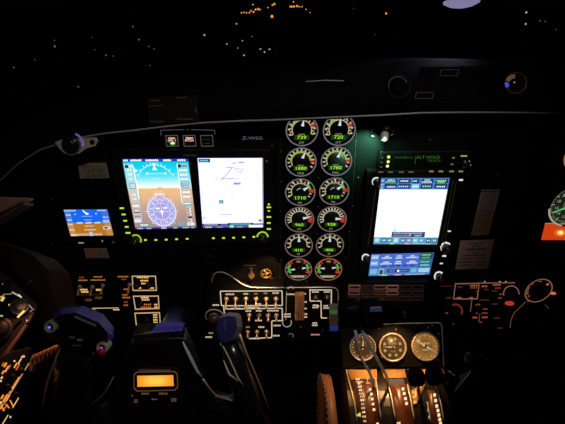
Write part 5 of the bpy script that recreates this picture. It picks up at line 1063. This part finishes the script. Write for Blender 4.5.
for k in range(4): g.line(mpx(pl_, .0008), [(103.5+k*2, 322+k*3), (107+k*1.7, 326+k*3)], 1.0, M('pale_engraving', (.4, .4, .5), .5))
g.build('side_engraving', hh)
for x, y, rp, lbx, cc in ((50.3, 326.8, 6.3, 'pale ring button with blue centre', None), (102.2, 347.6, 6.0, 'pale ring button with violet centre', None)):
    c = V(x, y, HF-.003); r = rp/F*(c-CAM).dot(FW)
    g = G(); nv = Vector((-.1, -.9, .4)).normalized(); g.lathe(c-nv*.012, nv, [(r*.9, 0), (r, .008), (r, .013), (r*.82, .015), (r*.6, .0135), (r*.6, .01)], CRM, 22); o = g.build('button_collar', hh); lab(o, lbx)
    g = G(); g.lathe(c-nv*.004, nv, [(r*.58, 0), (r*.55, .003), (0, .004)], GLO, 16); g.build('button_well', o)
    g = G(); g.ball(c+nv*.002, r*.2, E(110, 130, 245) if x < 60 else E(190, 90, 220), 8); g.build('button_lamp', o)
g = G(); c = V(101.3, 352.3, HF-.012); g.ball(c, .0052, RED, 14, (1, .8, 1)); lab(g.build('push_button', hh), 'red round push button')
# right horn
g = G(); g.tube([V(229, 341, -.245), V(236, 362, -.25), V(244, 388, -.255), V(255, 432, -.255)], [.0125, .016, .0185, .022], GLO, 18); rh = g.build('right_horn', t)
g = G(); g.tube([V(239.5, 334, -.262), V(246, 352, -.264), V(253, 368, -.264), V(262, 390, -.266), (V(270, 413, -.266))], [.0016, .0012, .0011, .0009, .0007], M('copper_glint', (.85, .55, .32), .3, metal=.4), 6); g.build('horn_glint', rh)  # copper glint painted along the right horn's outer edge
g = G(); g.tube([V(223, 346, -.268), V(229, 358, -.272), V(238, 378, -.277), V(243.5, 385.5, -.278)], [.0007, .0011, .0013, .0006], M('olive_highlight_edge', (.7, .68, .42), .3), 6); g.tube([V(223.5, 360, -.27), V(229, 374, -.276), V(238, 381, -.278)], [.0005, .0016, .0008], M('olive_highlight_edge', (.7, .68, .42), .3), 6); g.build('horn_glint', rh)  # olive highlights on the horn, modelled as bright tubes
ft = [(216.5, 323), (219.5, 317.5), (228, 315), (236, 316), (238, 327), (233, 340), (224, 344), (218, 340), (215, 331)]
bk = [(218, 319, -.225), (221, 314, -.225), (230, 312, -.225), (241, 313.5, -.225), (243, 326, -.225), (239, 340, -.225), (228, 344.5, -.225), (221, 340, -.225), (217, 330, -.225)]
g = G(); A = [V(x, y, -.262) for x, y in ft]; B = [V(x, y, Y) for x, y, Y in bk]; g.prism(A, B, M('olive_grey_side', (.2, .22, .18), .4), M('plastic_indigo_sheen', (.045, .045, .26), .3)); rg = g.build('right_grip_head', t, bevel=.003); lab(rg, 'small dark grip head with blue sheen in its colour')  # indigo front paints the blue light on dark plastic
RP = PL(-.262); g = G(); m = mpx(RP, .0008); e_ = M('soft_engraving', (.2, .2, .34), .5)
g.arc(m, 226, 322, 1.6, 2.5, 150, 400, e_, 10); g.arc(m, 223.5, 328, 1.8, 2.6, -30, 160, e_, 8); g.build('thumb_switch_mark', rg)
g = G(); g.lathe(V(213.5, 318.5, -.25), (-.2, -.8, .5), [(.006, -.006), (.007, 0), (.006, .004), (.004, .006), (0, .007)], M('brown_bronze_knob', (.06, .035, .02), .35), 20); kb = g.build('side_button', rg); lab(kb, 'brown round side button')
g = G(); c = V(214.5, 316.5, -.235); g.tube([c+Vector((math.cos(R(a))*.012, 0, math.sin(R(a))*.012)) for a in range(20, 250, 20)], .0007, WHT, 6); g.build('button_ring', rg)

# pedal well kick panel behind the yoke (dark)
t = thing('lower_bulkhead', 'dark bulkhead below the sub panels behind the yoke', 'bulkhead', Vector((0, .03, 0)))
g = G(); a = [Vector((-.6, .03, 0)), Vector((.6, .03, 0)), Vector((.6, .03, zb+.01)), Vector((-.6, .03, zb+.01))]; g.prism(a, [p+Vector((0, .02, 0)) for p in a], BLK); g.build('board', t)

# ------------------------------------------------------------------ overhead lamp at the top right, seen in the windscreen
LP = CAM+ray(461.5, 1.5)*.62
t = thing('dome_light', 'pale violet oval cockpit dome light at the top edge right of centre', 'lamp', LP)
g = G(); g.lathe(LP, (0, -.25, -1), [(.010, -.02), (.026, -.014), (.029, -.004), (.0275, 0)], VIN, 28); g.build('housing', t)
g = G(); g.lathe(LP, (0, -.25, -1), [(.026, -.002), (.025, .002), (.017, .006), (.008, .008), (0, .0085)], E(128, 122, 160), 28); lab(g.build('lens', t), 'pale violet lens')
g = G(); g.tube([LP+Vector((0, .004, .015)), Vector((LP.x, LP.y-.05, 1.62))], .008, VIN, 10); g.build('stem', t)
lamp('SPOT', LP+Vector((0, -.01, -.03)), (.7, .72, 1.0), 0.8, t, .02, aim=Vector((-.05, -.15, .72)), spot=140, blend=.8)
# added fill light, unseen behind the camera, brightens panel and placards
t = thing('added_fill_light', 'added unseen fill light on the ceiling behind the seats', 'lamp', Vector((.3, -.75, 1.61)))
g = G(); g.lathe((.3, -.75, 1.615), (0, 0, -1), [(.03, 0), (.03, .01), (.02, .014), (0, .014)], PLA, 20); g.build('housing', t)
FL = lamp('SPOT', (.3, -.75, 1.585), (1.0, .82, .68), 14, t, .02, aim=(-.02, 0, .84), spot=48, blend=.9)

# amber post lights
def post(label, loc, aim, power, col=(1, .5, .16), spot=100):
    loc = Vector(loc); aim = Vector(aim); d = (aim-loc).normalized()
    t = thing('post_light', label, 'lamp', loc)
    g = G(); g.lathe(loc, -d, [(.0045, -.001), (.0045, .006), (.0025, .009), (0, .009)], PLA, 14); g.build('hood', t)
    lamp('SPOT', loc+d*.004, col, power, t, .003, aim=aim, spot=spot, blend=.7)
post('tiny black post light above the quadrant throwing amber light down', V(404, 316, -.09), DR.hit(395, 374), 1.3, spot=95)
post('tiny black post light above the left pedestal gauges throwing amber light', V(352, 318, -.1), DR.hit(352, 388), .5, spot=90)
post('tiny black post light beside the brass valve knob', V(280, 262, -.04), PANEL.hit(262, 277), .35, spot=80)
post('tiny black post light over the toggle switch rows', V(250, 283, -.075), SUB.hit(255, 312), .65, (1, .62, .35), 120)
post('tiny black post light over the flap handle', V(306, 284, -.075), SUB.hit(304, 310), .12, (1, .55, .28), 110)
post('tiny black post light at the left console', V(30, 285, -.16), V(44, 335, -.2), .5, (1, .32, .12), 120)
